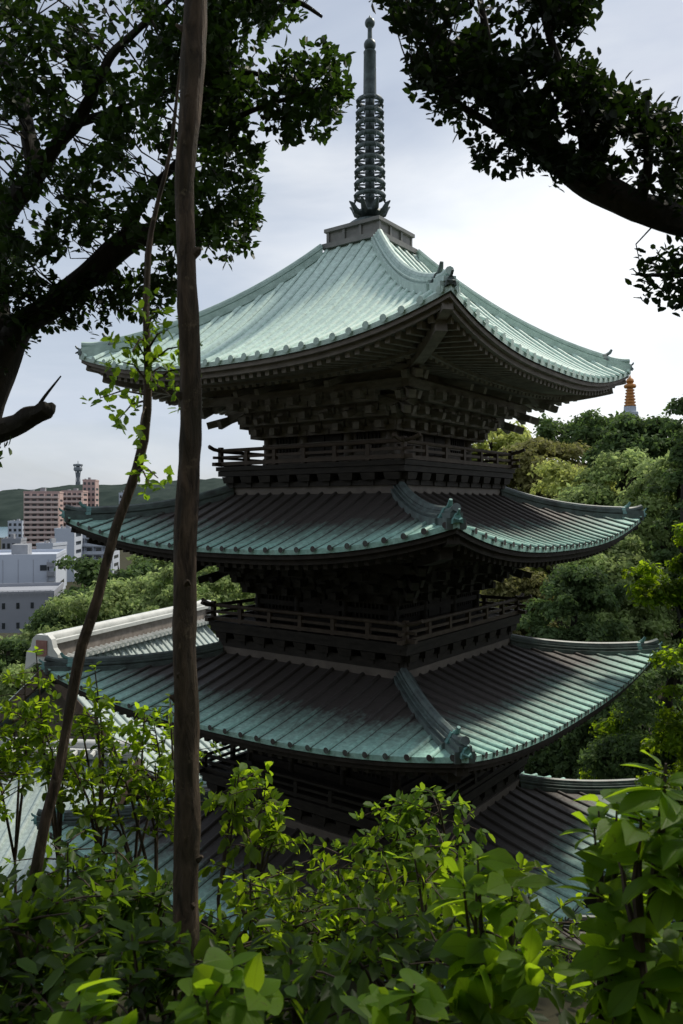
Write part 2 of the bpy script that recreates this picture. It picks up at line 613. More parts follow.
# ------------------------------------------------------------------ town buildings
def building(name, label, cat, px0, px1, ytop, d, depth, yaw, floors, cols, mat, ybot=None, balcony=None, roof=True, win=(.55, .5), skip=None):
    p0, p1 = at(px0, ytop, d), at(px1, ytop, d)
    w = (p1.x - p0.x) / math.cos(yaw)
    z0 = -12.4 if ybot is None else at(0, ybot, d).z
    hgt = p0.z - z0
    t = tag(empty(name, ((p0.x + p1.x) / 2, d, z0), yaw), label, cat)
    b = MB()
    b.box((0, depth / 2, hgt / 2), (w, depth, hgt))
    b.build('wall', mat, t)
    if roof:
        b = MB()
        for (cx, cy, sx, sy) in ((0, .15, w + .3, .3), (0, depth - .15, w + .3, .3), (-w / 2, depth / 2, .3, depth - .6), (w / 2, depth / 2, .3, depth - .6)):
            b.box((cx, cy, hgt + .45), (sx, sy, .9))
        b.box((0, depth / 2, hgt + .1), (w - .4, depth - .7, .2))
        b.build('parapet', mat, t)
        b = MB()
        v = random.uniform(-.12, .2)
        b.box((w * v, depth * .5, hgt + 1.3), (w * random.uniform(.12, .22), depth * .3, random.uniform(1.6, 3)))
        b.build('rooftop_housing', M['roofgrey'], t)
        b = MB()
        b.box((w * (v - .3), depth * .4, hgt + .9), (w * .1, depth * .2, random.uniform(1.0, 1.8)))
        b.build('rooftop_housing', M['roofgrey'], t)
    fh = hgt / floors
    cw = w / cols
    if floors * cols > 0:
        for i in range(floors):
            for j in range(cols):
                if skip and skip(i, j):
                    continue
                b = MB()
                b.box((-w / 2 + (j + .5) * cw, -.02, (i + .52) * fh), (cw * win[0], .12, fh * win[1]))
                b.build('window', M['glass'], t)
        for i in range(min(floors, 12)):
            b = MB()
            b.box((w / 2 + .02, depth * .5, (i + .52) * fh), (.12, depth * .6, fh * win[1] * .8))
            b.build('window', M['glass'], t)
    if balcony:
        for i in range(1, floors):
            b = MB()
            b.box((0, -.75, i * fh), (w * .96, 1.4, .25))
            b.box((0, -1.4, i * fh + .55), (w * .96, .12, .95))
            for j in range(cols + 1):
                b.box((-w * .475 + j * w * .95 / cols, -.72, i * fh + fh * .47), (.18, 1.2, fh * .84))
            b.build('balcony', balcony, t)
    return t, w, hgt, fh


building('apartment_block', 'tall pink apartment block with rows of balconies behind the white buildings', 'building', 25, 58, 493, 380, 14, R(12), 13, 5, M['pink'], balcony=M['pink2'])
building('apartment_block', 'lower pink apartment block just right of the tallest pink one', 'building', 62, 82, 492, 420, 16, R(8), 12, 4, M['pink'], balcony=M['pink2'])
building('apartment_tower', 'narrow pink tower block rising below the observation tower', 'building', 83, 95, 481, 440, 12, R(8), 13, 3, M['pink'], balcony=None)
building('office_building', 'plain white slab building with blank front between pink block and pagoda', 'building', 55, 74, 531, 260, 12, R(6), 6, 2, M['bwhite'], skip=lambda i, j: True if (i + j) >= 0 else False)
t, w, hg, fh = building('apartment_block', 'white apartment block with long balconies next to a dark red panel', 'building', 76, 112, 530, 275, 14, R(6), 6, 4, M['bwhite'], balcony=M['bwhite'])
b = MB()
b.box((-w / 2 - .7, 1.0, hg * .32), (1.4, 2, hg * .64))
b.build('red_panel', M['redm'], t)
t, w, hg, fh = building('warehouse', 'broad white hall building with blank walls at the left edge', 'building', -75, 50, 559, 172, 22, R(14), 3, 6, M['bwhite'], win=(.4, .28), skip=lambda i, j: not (i == 0 and j in (3, 4)) and not (i == 2 and j == 5))
b = MB()
for k in range(6):
    b.box((w / 2 - 1.0, -.6, 1.2 + k * hg / 6.4), (1.6, 1.0, .18))
    b.box((w / 2 - 1.0, -1.1, 1.7 + k * hg / 6.4), (1.6, .06, .8))
for e in (-1.75, -.25):
    b.box((w / 2 + e, -.6, hg * .47), (.12, .12, hg * .94))
b.build('outside_stair', M['roofgrey'], t)
b = MB()
for k in range(9):
    b.box((-w / 2 + w * (k + .5) / 9, -.03, hg * .5), (.08, .08, hg * .96))
b.build('wall_joints', M['bgrey'], t)
t, w, hg, fh = building('office_building', 'grey low building with small dark windows below the white hall', 'building', -70, 48, 597, 150, 18, R(14), 2, 9, M['bgrey'], win=(.22, .3), skip=lambda i, j: False)
b = MB()
b.box((0, -.5, hg + .6), (w, .08, .08))
b.box((0, -.5, hg + 1.1), (w, .08, .08))
for k in range(24):
    b.box((-w / 2 + w * (k + .5) / 24, -.5, hg + .55), (.08, .07, 1.1))
b.build('roof_railing', M['roofgrey'], t)
building('house', 'small grey house between the white hall and the pink blocks', 'building', 2, 20, 541, 300, 10, R(10), 3, 4, M['bgrey'])
building('house', 'low white house beside the white slab building', 'building', 36, 53, 546, 240, 9, R(-8), 2, 3, M['bwhite'])
building('house', 'tiny pale house on the shore left of the tall pink block', 'building', 8, 22, 522, 620, 10, R(4), 3, 3, M['bwhite'])
building('house', 'small white house far away right of the pink tower', 'building', 119, 126, 494, 520, 8, R(5), 9, 2, M['bwhite'])

# ------------------------------------------------------------------ pagoda
PX, PY = 0.58, 15.94
PROT = R(-36.3)
pagoda = tag(empty('pagoda', (PX, PY, 0), PROT), 'tall old wooden pagoda with tiered green copper roofs and a ringed spire', 'pagoda')


def side_xf(k):
    a = k * math.pi / 2
    ca, sa = math.cos(a), math.sin(a)
    return lambda x, y, z: (x * ca - y * sa, x * sa + y * ca, z)


class Roof:
    def __init__(s, ae, zm, up, at_, zt, c=.22):
        s.ae, s.zm, s.up, s.at, s.zt, s.c = ae, zm + H, up, at_, zt + H, c

    def h(s, q):
        return s.at + (s.ae - s.at) * q

    def z(s, t, q):
        return s.zt + (s.zm - s.zt) * (q + s.c * q * (1 - q)) + s.up * q ** 1.6 * abs(t) ** 2.7

    def pt(s, x, q, dz=0.0):
        h = s.h(q)
        t = max(-1, min(1, x / h))
        # eaves sweep out a little towards the corners
        k = 1 + .012 * q * abs(t) ** 4
        return (x * k, -h * k, s.z(t, q) + dz)


ROOFS = [
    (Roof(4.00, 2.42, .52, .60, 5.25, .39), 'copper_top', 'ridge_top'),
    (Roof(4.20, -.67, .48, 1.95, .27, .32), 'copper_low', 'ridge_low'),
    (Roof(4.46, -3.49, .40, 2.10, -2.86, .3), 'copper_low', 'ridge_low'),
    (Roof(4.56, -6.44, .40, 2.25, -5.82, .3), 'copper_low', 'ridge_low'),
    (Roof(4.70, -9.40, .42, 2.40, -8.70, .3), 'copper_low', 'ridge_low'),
]


def build_roof(idx):
    rf, cm, rm = ROOFS[idx]
    b = MB()
    NT_, NS = 40, 16
    sp = 2 * rf.ae / 27.0
    for k in range(4):
        X = side_xf(k)
        vs, fs, at_ = [], [], []
        for j in range(NS + 1):
            q = j / NS
            for i in range(NT_ + 1):
                t = -1 + 2 * i / NT_
                p = rf.pt(t * rf.h(q), q)
                vs.append(X(*p))
                at_.append((q, p[0], k * 3.1))
        n0 = len(vs)
        for i in range(NT_ + 1):      # edge strip
            t = -1 + 2 * i / NT_
            p = rf.pt(t * rf.ae, 1.0, -.075)
            vs.append(X(*p))
            at_.append((.95, p[0], k * 3.1))
        w = NT_ + 1
        for j in range(NS):
            for i in range(NT_):
                fs.append((j * w + i, (j + 1) * w + i, (j + 1) * w + i + 1, j * w + i + 1))
        for i in range(NT_):
            fs.append((NS * w + i, n0 + i, n0 + i + 1, NS * w + i + 1))
        b.add(vs, fs, at_)
        # standing round battens down the slope
        for r in range(-13, 14):
            x = r * sp
            if abs(x) > rf.ae - .08:
                continue
            q0 = max(0.0, (abs(x) - rf.at) / (rf.ae - rf.at))
            m = max(3, int((1 - q0) * 12) + 2)
            rr = .046 if idx else .058
            vs, fs, at_ = [], [], []
            na = 7
            for j in range(m):
                q = q0 + (1 - q0) * j / (m - 1)
                p = rf.pt(x, q)
                yy = p[1] - (.035 if j == m - 1 else 0)
                for a in range(na):
                    an = math.pi * a / (na - 1)
                    vs.append(X(p[0] + rr * math.cos(an), yy, p[2] - .01 + rr * 1.15 * math.sin(an)))
                    at_.append((q - (1.1 if a in (0, na - 1) else 0.0), p[0] + r * 1.7, k * 3.1))
            for j in range(m - 1):
                for a in range(na - 1):
                    fs.append((j * na + a, (j + 1) * na + a, (j + 1) * na + a + 1, j * na + a + 1))
            n1 = len(vs)
            p = rf.pt(x, 1.0)
            for a in range(10):        # round end disc
                an = 2 * math.pi * a / 10
                vs.append(X(p[0] + rr * .98 * math.cos(an), p[1] - .038, p[2] + .0 + rr * .98 * math.sin(an)))
                at_.append((.5, p[0], k))
            fs.append(tuple(n1 + a for a in range(10)))
            b.add(vs, fs, at_)
    ro = b.build('roof', M[cm], pagoda, smooth=True)
    # hips
    for k in range(4):
        X = side_xf(k)
        b = MB()
        def hip(q, dz):
            p = rf.pt(rf.h(q), q)
            return Vector(X(p[0], p[1], p[2] + dz))
        def strip(q0, q1, w, z0, z1, n=14, lift=0.0):
            ps = []
            for j in range(n + 1):
                u = j / n
                ps.append((hip(q0 + (q1 - q0) * u, z0), hip(q0 + (q1 - q0) * u, z1 + lift * u ** 4)))
            d = (ps[-1][0] - ps[0][0])
            sd = Vector((-d.y, d.x, 0)).normalized() * (w / 2)
            vs, fs = [], []
            for lo, hi in ps:
                vs += [lo - sd, lo + sd, hi + sd, hi - sd]
            for j in range(n):
                for a in range(4):
                    a2 = (a + 1) % 4
                    fs.append((j * 4 + a, j * 4 + a2, (j + 1) * 4 + a2, (j + 1) * 4 + a))
            fs += [(3, 2, 1, 0), (n * 4, n * 4 + 1, n * 4 + 2, n * 4 + 3)]
            b.add(vs, fs)
        qe = .84 if idx else .86
        q0 = .03 if idx == 0 else .0
        strip(q0, qe + .01, .33, -.10, .045)
        strip(q0, qe, .2, .04, .08)
        strip(q0, qe, .25, .075, .1)
        strip(q0, qe, .16, .095, .14)
        b.tube([hip(q0 + (qe + .015 - q0) * j / 14, .15) for j in range(15)], .06, 8)
        strip(qe, .985, .26, -.10, .05, 6)
        strip(qe, .99, .17, .05, .12, 6)
        b.tube([hip(qe + (.99 - qe) * j / 6, .13 + (.06 * (j / 6) ** 3)) for j in range(7)], .06, 8)
        b.build('hip_ridge', M[rm], ro, smooth=True)
        b = MB()
        for q, sc in ((qe + .012, .5), (.992, .28)):
            b = MB()
            c = hip(q, 0)
            d = (hip(1, 0) - hip(.8, 0))
            d.z = 0
            d.normalize()
            sd = Vector((-d.y, d.x, 0))
            out = [(-.26, -.08), (-.24, .12), (-.16, .24), (-.10, .37), (0, .42), (.10, .37), (.16, .24), (.24, .12), (.26, -.08), (.12, -.02), (-.12, -.02)]
            vs = []
            for th in (-.04, .05):
                for u, v in out:
                    vs.append(c + sd * (u * sc) + Vector((0, 0, v * sc)) + d * th)
            n = len(out)
            fs = [tuple(range(n - 1, -1, -1)), tuple(range(n, 2 * n))] + [(i, (i + 1) % n, n + (i + 1) % n, n + i) for i in range(n)]
            b.add(vs, fs)
            b.tube([c + d * (-.1 * sc) + Vector((0, 0, .33 * sc)), c + d * (.12 * sc) + Vector((0, 0, .36 * sc)), c + d * (.30 * sc) + Vector((0, 0, .47 * sc)), c + d * (.38 * sc) + Vector((0, 0, .60 * sc))],
                   [.075 * sc, .075 * sc, .07 * sc, .05 * sc], 8)
            b.tube([c + sd * (-.17 * sc) + d * .05 + Vector((0, 0, .16 * sc)), c + d * .1 + Vector((0, 0, .1 * sc)), c + sd * (.17 * sc) + d * .05 + Vector((0, 0, .16 * sc))], .05 * sc, 6)
            b.build('ridge_end_tile', M['ridge_tip'] if idx else M['ridge_low'], ro, smooth=True)
    # eave boards, soffit and rafters
    b = MB()
    for k in range(4):
        X = side_xf(k)
        for (ins, z0, z1) in ((.03, -.15, -.077), (.10, -.24, -.15)):
            vs, fs = [], []
            for i in range(NT_ + 1):
                t = -1 + 2 * i / NT_
                p = rf.pt(t * rf.ae, 1.0)
                kx = (rf.ae - ins) / rf.ae
                ki = (rf.ae - ins - .12) / rf.ae
                vs += [X(p[0] * kx, p[1] * kx, p[2] + z1), X(p[0] * kx, p[1] * kx, p[2] + z0), X(p[0] * ki, p[1] * ki, p[2] + z0), X(p[0] * ki, p[1] * ki, p[2] + z1)]
            for i in range(NT_):
                for a in range(3):
                    fs.append((i * 4 + a, i * 4 + a + 1, (i + 1) * 4 + a + 1, (i + 1) * 4 + a))
            b.add(vs, fs)
        # soffit sheet
        vs, fs = [], []
        inn = .48 * rf.ae
        for j in range(7):
            u = j / 6
            hh = rf.ae - .12 - (rf.ae - .12 - inn) * u
            for i in range(NT_ + 1):
                t = -1 + 2 * i / NT_
                z = rf.zm - .12 + .22 * u + rf.up * (1 - u) ** 1.8 * abs(t) ** 2.7
                vs.append(X(t * hh, -hh, z))
        for j in range(6):
            for i in range(NT_):
                fs.append((j * w + i, j * w + i + 1, (j + 1) * w + i + 1, (j + 1) * w + i))
        b.add(vs, fs)
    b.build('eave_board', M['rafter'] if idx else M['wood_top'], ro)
    b = MB()
    for k in range(4):
        X = side_xf(k)
        nr = 44
        for i in range(nr):
            x = (-1 + 2 * (i + .5) / nr) * (rf.ae - .12)
            def zz(hh, off):
                u = (rf.ae - .12 - hh) / (rf.ae - .12 - .48 * rf.ae)
                u = max(0, min(1, u))
                t = x / max(hh, abs(x))
                return rf.zm - .12 + .22 * u + rf.up * (1 - u) ** 1.8 * abs(t) ** 2.7 + off
            o0, o1 = rf.ae - .16, max(rf.ae - 1.15, abs(x) + .02)
            if o0 - o1 > .05:
                b.beam(X(x, -o0, zz(o0, -.15)), X(x, -o1, zz(o1, -.11)), .085, .10)
            o0, o1 = rf.ae - 1.0, max(rf.ae * .5, abs(x) + .02)
            if o0 - o1 > .05:
                b.beam(X(x, -o0, zz(o0, -.22)), X(x, -o1, zz(o1, -.12)), .095, .115)
        # longitudinal boards the rafters rest on
        for hh, off in ((rf.ae - 1.02, -.18),):
            ps = []
            for i in range(21):
                t = -1 + i / 10
                u = (rf.ae - .12 - hh) / (rf.ae - .12 - .48 * rf.ae)
                ps.append(Vector(X(t * hh, -hh, rf.zm - .12 + .22 * u + rf.up * (1 - u) ** 1.8 * abs(t) ** 2.7 + off)))
            for i in range(20):
                b.beam(ps[i], ps[i + 1], .12, .09)
        # hip rafters
        def hz(hh):
            u = max(0, min(1, (rf.ae - .12 - hh) / (rf.ae - .12 - .48 * rf.ae)))
            return rf.zm - .12 + .22 * u + rf.up * (1 - u) ** 1.8
        prev = None
        for j in range(9):
            hh = rf.ae * .45 + (rf.ae * .93 - rf.ae * .45) * j / 8
            p = Vector(X(hh, -hh, hz(hh) - .24))
            if prev is not None:
                b.beam(prev, p, .17, .2)
            prev = p
        p2 = Vector(X(rf.ae * .985, -rf.ae * .985, hz(rf.ae * .985) - .1))
        b.beam(Vector(X(rf.ae * .8, -rf.ae * .8, hz(rf.ae * .8) - .12)), p2, .15, .15)
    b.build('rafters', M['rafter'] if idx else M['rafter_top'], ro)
    return ro


for i in range(5):
    build_roof(i)

# storeys: (body half width, floor z, wall top z, tail-rafter scale)
STOREYS = [(1.46, .80, 1.50, 0), (1.58, -2.25, -1.55, 1), (1.70, -5.05, -4.35, 2), (1.84, -7.98, -7.25, 3), (2.05, -H, -10.2, 4)]
for bh, zf, zw, ri in STOREYS:
    rf = ROOFS[ri][0]
    zf, zw = zf + H, zw + H
    ztop = rf.zm + .25
    b = MB()
    b.box((0, 0, (zf - .8 + ztop) / 2 if ri < 4 else ztop / 2), (2 * bh, 2 * bh, ztop - zf + .8 if ri < 4 else ztop))
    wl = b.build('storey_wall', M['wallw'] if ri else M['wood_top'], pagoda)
    b = MB()
    for k in range(4):
        X = side_xf(k)
        for u in (-1, -.36, .36, 1):
            if u == 1:
                continue
            x = u * bh
            b.tube([X(x, -bh, zf), X(x, -bh, zw)], .095, 10)
        for z, th in ((zf + .09, .14), (zf + (zw - zf) * .55, .1), (zw - .05, .16)):
            b.box(X(0, -bh - .02, z), (2 * bh + .2 - (.0 if k % 2 else .006), .1, th - (.004 if k % 2 else 0)), k * math.pi / 2)
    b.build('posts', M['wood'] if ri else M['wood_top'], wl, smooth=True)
    hgt = zw - zf
    for k in range(4):
        X = side_xf(k)
        b = MB()
        b.box(X(-.14 * bh, -bh - .03, zf + .18 + hgt * .35), (.26 * bh, .05, hgt * .66), k * math.pi / 2)
        b.box(X(.14 * bh, -bh - .03, zf + .18 + hgt * .35), (.26 * bh, .05, hgt * .66), k * math.pi / 2)
        b.build('door', M['wood'], wl)
        for sx in (-1, 1):
            b = MB()
            for q in range(7):
                b.box(X(sx * bh * (.5 + .055 * q), -bh - .035, zf + .2 + hgt * .35), (.03, .03, hgt * .52), k * math.pi / 2)
            b.build('lattice_window', M['wood'], wl)
    # bracket complex: three stepped tiers with bearing blocks and sloping tail rafters
    b = MB()
    zb = rf.zm + .0
    tiers = [(.28, zw + .02, zw + .20), (.58, zw + .24, zw + .42), (.92, zw + .46, zw + .62)]
    for j, (o, z0, z1) in enumerate(tiers):
        b.ring_beam(bh + o, z0, z1, .13)
        for k in range(4):
            X = side_xf(k)
            for u in (-1, -.68, -.36, 0, .36, .68, 1):
                x = u * bh
                b.box(X(x, -(bh + o / 2 + .04), z0 - .07), (.13, o + .24, .13), k * math.pi / 2)
                b.box(X(x, -(bh + o - .06), z0 - .01), (.2, .2, .1), k * math.pi / 2, 1.15)
                for e in (-1, 1):
                    b.box(X(x + e * .2, -(bh + o - .065), z0 - .03), (.13, .15, .09), k * math.pi / 2, 1.15)
                b.box(X(x, -(bh + o - .065), z0 - .12), (.5, .1, .1), k * math.pi / 2)
    tails = [(2.30 - 1.46, .10, .75), (2.54 - 1.46, .30, .9), (2.84 - 1.46, .56, 1.1)]
    for ro_, dz, ln in tails:
        for k in range(4):
            X = side_xf(k)
            for u in (-.72, -.36, .36, .72):
                x = u * bh
                b.beam(X(x, -(bh + ro_), zw + dz), X(x, -(bh + ro_ - ln), zw + dz + .36 * ln), .10, .11)
            q = bh + ro_ + .02
            i = bh + ro_ - ln
            b.beam(X(q, -q, zw + dz), X(i, -i, zw + dz + .42 * ln), .12, .13)
            if ri < 4:
                for g in (.30, ):
                    b.beam(X(q - g, -(q - .04), zw + dz + .02), X(q - g, -(q - ln), zw + dz + .36 * ln), .10, .13)
                    b.beam(X(q - .04, -(q - g), zw + dz + .02), X(q - ln, -(q - g), zw + dz + .36 * ln), .10, .13)
    # solid core stepping out behind the brackets
    for o, z0, z1 in ((.16, zw + .02, zw + .3), (.45, zw + .3, zw + .55), (.78, zw + .55, ztop + .02)):
        b.box((0, 0, (z0 + z1) / 2), (2 * (bh + o), 2 * (bh + o), z1 - z0))
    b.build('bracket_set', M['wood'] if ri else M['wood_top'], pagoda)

# balconies
BALC = [(2.20, .80, .25, 1.95), (2.30, -2.25, -2.87, 2.1), (2.42, -5.22, -5.83, 2.25), (2.55, -8.1, -8.71, 2.4)]
for hb, zd, zb, ta in BALC:
    zd, zb = zd + H, zb + H
    b = MB()
    b.box((0, 0, zd - .05), (2 * hb, 2 * hb, .08))
    b.ring_beam(hb - .03, zd - .20, zd - .093, .12)
    b.ring_beam(hb - .14, zb + .13, zd - .33, .10)
    for k in range(4):
        X = side_xf(k)
        for i in range(9):
            x = (-1 + 2 * i / 8) * (hb - .3)
            b.box(X(x, -(hb - .16), zd - .27), (.26, .22, .12), k * math.pi / 2, 1.2)
            b.box(X(x, -(hb - .22), zd - .36), (.12, .2, .12), k * math.pi / 2)
    bo = b.build('balcony', M['wood'], pagoda)
    b = MB()
    b.ring_beam(ta + .06, zb - .06, zb + .127, .14)
    b.build('flashing', M['flash'], bo)
    b = MB()
    hr = hb - .07
    for k in range(4):
        X = side_xf(k)
        for i in range(7):
            x = (-1 + 2 * i / 6) * hr
            if i == 6:
                continue
            b.box(X(x, -hr, zd + (.19 if i == 0 else .14)), (.08, .08, .38 if i == 0 else .28), k * math.pi / 2)
        ex = hr + .2
        o = .0 if k % 2 else .012
        b.box(X(0, -hr, zd + .04 + o), (2 * ex, .09, .07), k * math.pi / 2)
        b.box(X(0, -hr, zd + .17 + o), (2 * ex, .05, .05), k * math.pi / 2)
        pts = [X(-ex - .12, -hr, zd + .385 + o), X(-ex, -hr, zd + .335 + o), X(-hr, -hr, zd + .30 + o), X(hr, -hr, zd + .30 + o), X(ex, -hr, zd + .335 + o), X(ex + .12, -hr, zd + .385 + o)]
        b.tube(pts, .036, 8)
    b.build('railing', M['rail'] if zd > 9 else M['wood'], bo, smooth=True)  # lower rails switch to darker timber, their shade put into the colour

# stone platform
b = MB()
b.box((0, 0, .35), (7.4, 7.4, .7))
b.build('stone_base', M['stone'], pagoda)

# spire
zt = 5.25 + H
b = MB()
b.box((0, 0, zt + .18), (1.22, 1.22, .26))
b.box((0, 0, zt + .02), (1.42, 1.42, .10))
b.box((0, 0, zt + .34), (1.34, 1.34, .07))
for k in range(4):
    X = side_xf(k)
    for x in (-.595, -.2, .2):
        b.box(X(x, -.62, zt + .18), (.06, .05, .256), k * math.pi / 2)
box_o = b.build('spire_box', M['boxm'], pagoda)
b = MB()
prof = [(.50, .37), (.50, .42), (.46, .50), (.36, .57), (.22, .61), (.14, .63), (.14, .67), (.22, .69), (.28, .74), (.26, .79), (.10, .81),
        (.095, 3.12), (.13, 3.15), (.135, 3.18), (.135, 3.22), (.125, 4.02), (.13, 4.03), (.13, 4.06), (.06, 4.08), (.055, 4.12)]
b.lathe([(r, z + zt) for r, z in prof], n=20)
sp_o = b.build('spire', M['bronze'], pagoda, smooth=True)
b = MB()
for k in range(8):
    a = k * math.pi / 4 + .2
    ca, sa = math.cos(a), math.sin(a)
    b.tube([(.2 * ca, .2 * sa, zt + .73), (.31 * ca, .31 * sa, zt + .78), (.38 * ca, .38 * sa, zt + .90), (.45 * ca, .45 * sa, zt + .95)], [.06, .065, .045, .012], 6)
b.build('lotus_petals', M['bronze'], sp_o, smooth=True)
for i in range(9):
    z = zt + 1.10 + i * .2425
    b = MB()
    rr = .285 - .006 * i
    b.torus((0, 0, z), rr, .042, 28, 8, 1.2)
    for k in range(4):
        a = k * math.pi / 2 + .6
        b.beam((.1 * math.cos(a), .1 * math.sin(a), z), ((rr - .02) * math.cos(a), (rr - .02) * math.sin(a), z), .022, .03)
    for k in range(8):
        a = k * math.pi / 4 + .2
        b.tube([((rr + .01) * math.cos(a), (rr + .01) * math.sin(a), z + .01), ((rr + .045) * math.cos(a), (rr + .045) * math.sin(a), z - .03), ((rr + .05) * math.cos(a), (rr + .05) * math.sin(a), z - .085)], [.03, .03, .012], 6)
    b.build('spire_ring', M['bronze'], sp_o, smooth=True)
b = MB()
ball = lambda z0, r: [(r * math.sin(math.pi * i / 10), z0 - r * math.cos(math.pi * i / 10)) for i in range(11)]
b.lathe([(r, z + zt) for r, z in ball(4.20, .125)], n=16)
b.lathe([(r + .0, z + zt) for r, z in [(.05, 4.30), (.045, 4.50), (.05, 4.56)]], n=12)
b.lathe([(r, z + zt) for r, z in ball(4.65, .105)], n=16)
b.lathe([(r, z + zt) for r, z in [(.05, 4.73), (.02, 4.78), (0, 4.82)]], n=12)
b.build('spire_finial', M['bronze'], sp_o, smooth=True)


# ------------------------------------------------------------------ temple halls below
def hall(name, label, P0, P1, zr, run, drop, ridge_h, wall_h_inset, side_mat='ridge_side', big_ridge=True):
    big_ridge = ridge_h > .4
    P0, P1 = Vector(P0), Vector(P1)
    d = (P1 - P0)
    Ln = d.length
    ang = math.atan2(d.y, d.x)
    mid = (P0 + P1) / 2
    t = tag(empty(name, (mid.x, mid.y, 0), ang), label, 'temple hall')
    b = MB()
    hl = Ln / 2
    zt_ = zr - ridge_h
    def z_at(u):
        return zt_ - drop * (u + .25 * u * (1 - u))
    for sgn in (-1, 1):
        vs, fs, at_ = [], [], []
        nx, ns = 12, 12
        for j in range(ns + 1):
            u = j / ns
            for i in range(nx + 1):
                x = -hl + 2 * hl * i / nx
                z = z_at(u) + .25 * u * abs(x / hl) ** 3
                vs.append((x, sgn * run * u, z))
                at_.append((u, x, sgn))
        n0 = len(vs)
        for i in range(nx + 1):
            x = -hl + 2 * hl * i / nx
            vs.append((x, sgn * run, z_at(1) + .25 * abs(x / hl) ** 3 - .14))
            at_.append((.3, x, sgn))
        w = nx + 1
        for j in range(ns):
            for i in range(nx):
                fs.append((j * w + i, (j + 1) * w + i, (j + 1) * w + i + 1, j * w + i + 1))
        for i in range(nx):
            fs.append((ns * w + i, n0 + i, n0 + i + 1, ns * w + i + 1))
        b.add(vs, fs, at_)
        nrib = int(Ln / .3)
        for r in range(nrib + 1):
            x = -hl + .06 + (Ln - .12) * r / nrib
            vs, fs, at_ = [], [], []
            for j in range(ns + 1):
                u = j / ns
                z = z_at(u) + .25 * u * abs(x / hl) ** 3
                for a in range(6):
                    an = math.pi * a / 5
                    vs.append((x + .065 * math.cos(an), sgn * run * u, z + .075 * math.sin(an)))
                    at_.append((u, x + r * 1.7, sgn))
            for j in range(ns):
                for a in range(5):
                    fs.append((j * 6 + a, (j + 1) * 6 + a, (j + 1) * 6 + a + 1, j * 6 + a + 1))
            b.add(vs, fs, at_)
    # roof underside and bargeboards
    ro = b.build('roof', M['copper_hall'], t, smooth=True)
    for e in (-1, 1):
        b = MB()
        for sgn in (-1, 1):
            for j in range(8):
                u0, u1 = j / 8, (j + 1) / 8
                b.beam((e * (hl - .03), sgn * run * u0, z_at(u0) + .25 * u0 - .16), (e * (hl - .03), sgn * run * u1, z_at(u1) + .25 * u1 - .16), .12, .26)
        b.build('bargeboard', M['rail'], ro)
    # ridge
    b = MB()
    b.box((0, 0, zr - ridge_h / 2 - .05), (Ln - .1, .34, ridge_h + .1 - .12))
    rd = b.build('ridge', M[side_mat], ro)
    b = MB()
    b.box((0, 0, zr - .06), (Ln + .1, .5, .1))
    b.tube([(-hl - .1, 0, zr + .03), (hl + .1, 0, zr + .03)], .13, 10)
    b.box((0, 0, zr - ridge_h + .03), (Ln, .56, .1))
    for i in range(int(Ln / .22)):
        x = -hl + .1 + i * .22
        for sgn in (-1, 1):
            b.tube([(x, sgn * .2, zr - ridge_h + .14), (x, sgn * .42, zr - ridge_h + .10)], .06, 6)
    b.build('ridge_cap', M['ridge_hall'], ro, smooth=True)
    for e in (-1, 1) if big_ridge else ():
        b = MB()
        out = [(-.55, -.5), (-.5, -.05), (-.36, .1), (-.3, .32), (-.18, .42), (.18, .42), (.3, .32), (.36, .1), (.5, -.05), (.55, -.5), (.25, -.3), (-.25, -.3)]
        vs = []
        for th in (0, .16):
            for u, v in out:
                vs.append((e * (hl + .02 + th), u, zr - .28 + v))
        n = len(out)
        fs = [tuple(range(n)), tuple(range(2 * n - 1, n - 1, -1))] + [(i, n + i, n + (i + 1) % n, (i + 1) % n) for i in range(n)]
        b.add(vs, fs)
        oo = b.build('ridge_end_tile', M['ridge_hall'], ro)
        b = MB()
        b.box((e * (hl + .19), 0, zr - .2), (.03, .34, .4))
        b.build('ornament', M['onired'], oo)
    # walls
    zw = z_at(1) + .1
    b = MB()
    ww, wd = Ln - 2 * wall_h_inset, 2 * (run - wall_h_inset)
    b.box((0, 0, zw / 2), (ww, wd, zw))
    vs = []
    for e in (-1, 1):
        x = e * ww / 2
        vs += [(x, -wd / 2, zw), (x, wd / 2, zw), (x, 0, zt_ - .15)]
    b.add(vs, [(0, 1, 2), (3, 5, 4)])
    wo = b.build('wall', M['plaster'], t)
    b = MB()
    for i in range(7):
        for sgn in (-1, 1):
            b.box((-ww / 2 + ww * i / 6, sgn * (wd / 2 + .02), zw / 2), (.22, .12, zw))
    for i in range(1, 6):
        for e in (-1, 1):
            b.box((e * (ww / 2 + .02), -wd / 2 + wd * i / 6, zw / 2), (.12, .22, zw))
    for z in (zw * .45, zw - .3):
        for sgn in (-1, 1):
            b.box((0, sgn * (wd / 2 + .015), z), (ww, .14, .24))
        for e in (-1, 1):
            b.box((e * (ww / 2 + .015), 0, z), (.14, wd, .24))
    b.build('timber_frame', M['wood'], wo)
    return t


hall('temple_hall', 'temple hall with long pale tiled ridge ending in a reddish ornament, left behind the pagoda', at(47, 640, 19.9), at(203, 606, 27), H - 3.38, 4.3, 3.4, .62, .9)
hall('temple_hall', 'lower temple hall with wide pale grey ribbed roof at the left edge below the ridge', (-12.5, 19.4, 0), (-4.9, 18.6, 0), H - 5.75, 3.6, 1.9, .2, .6)

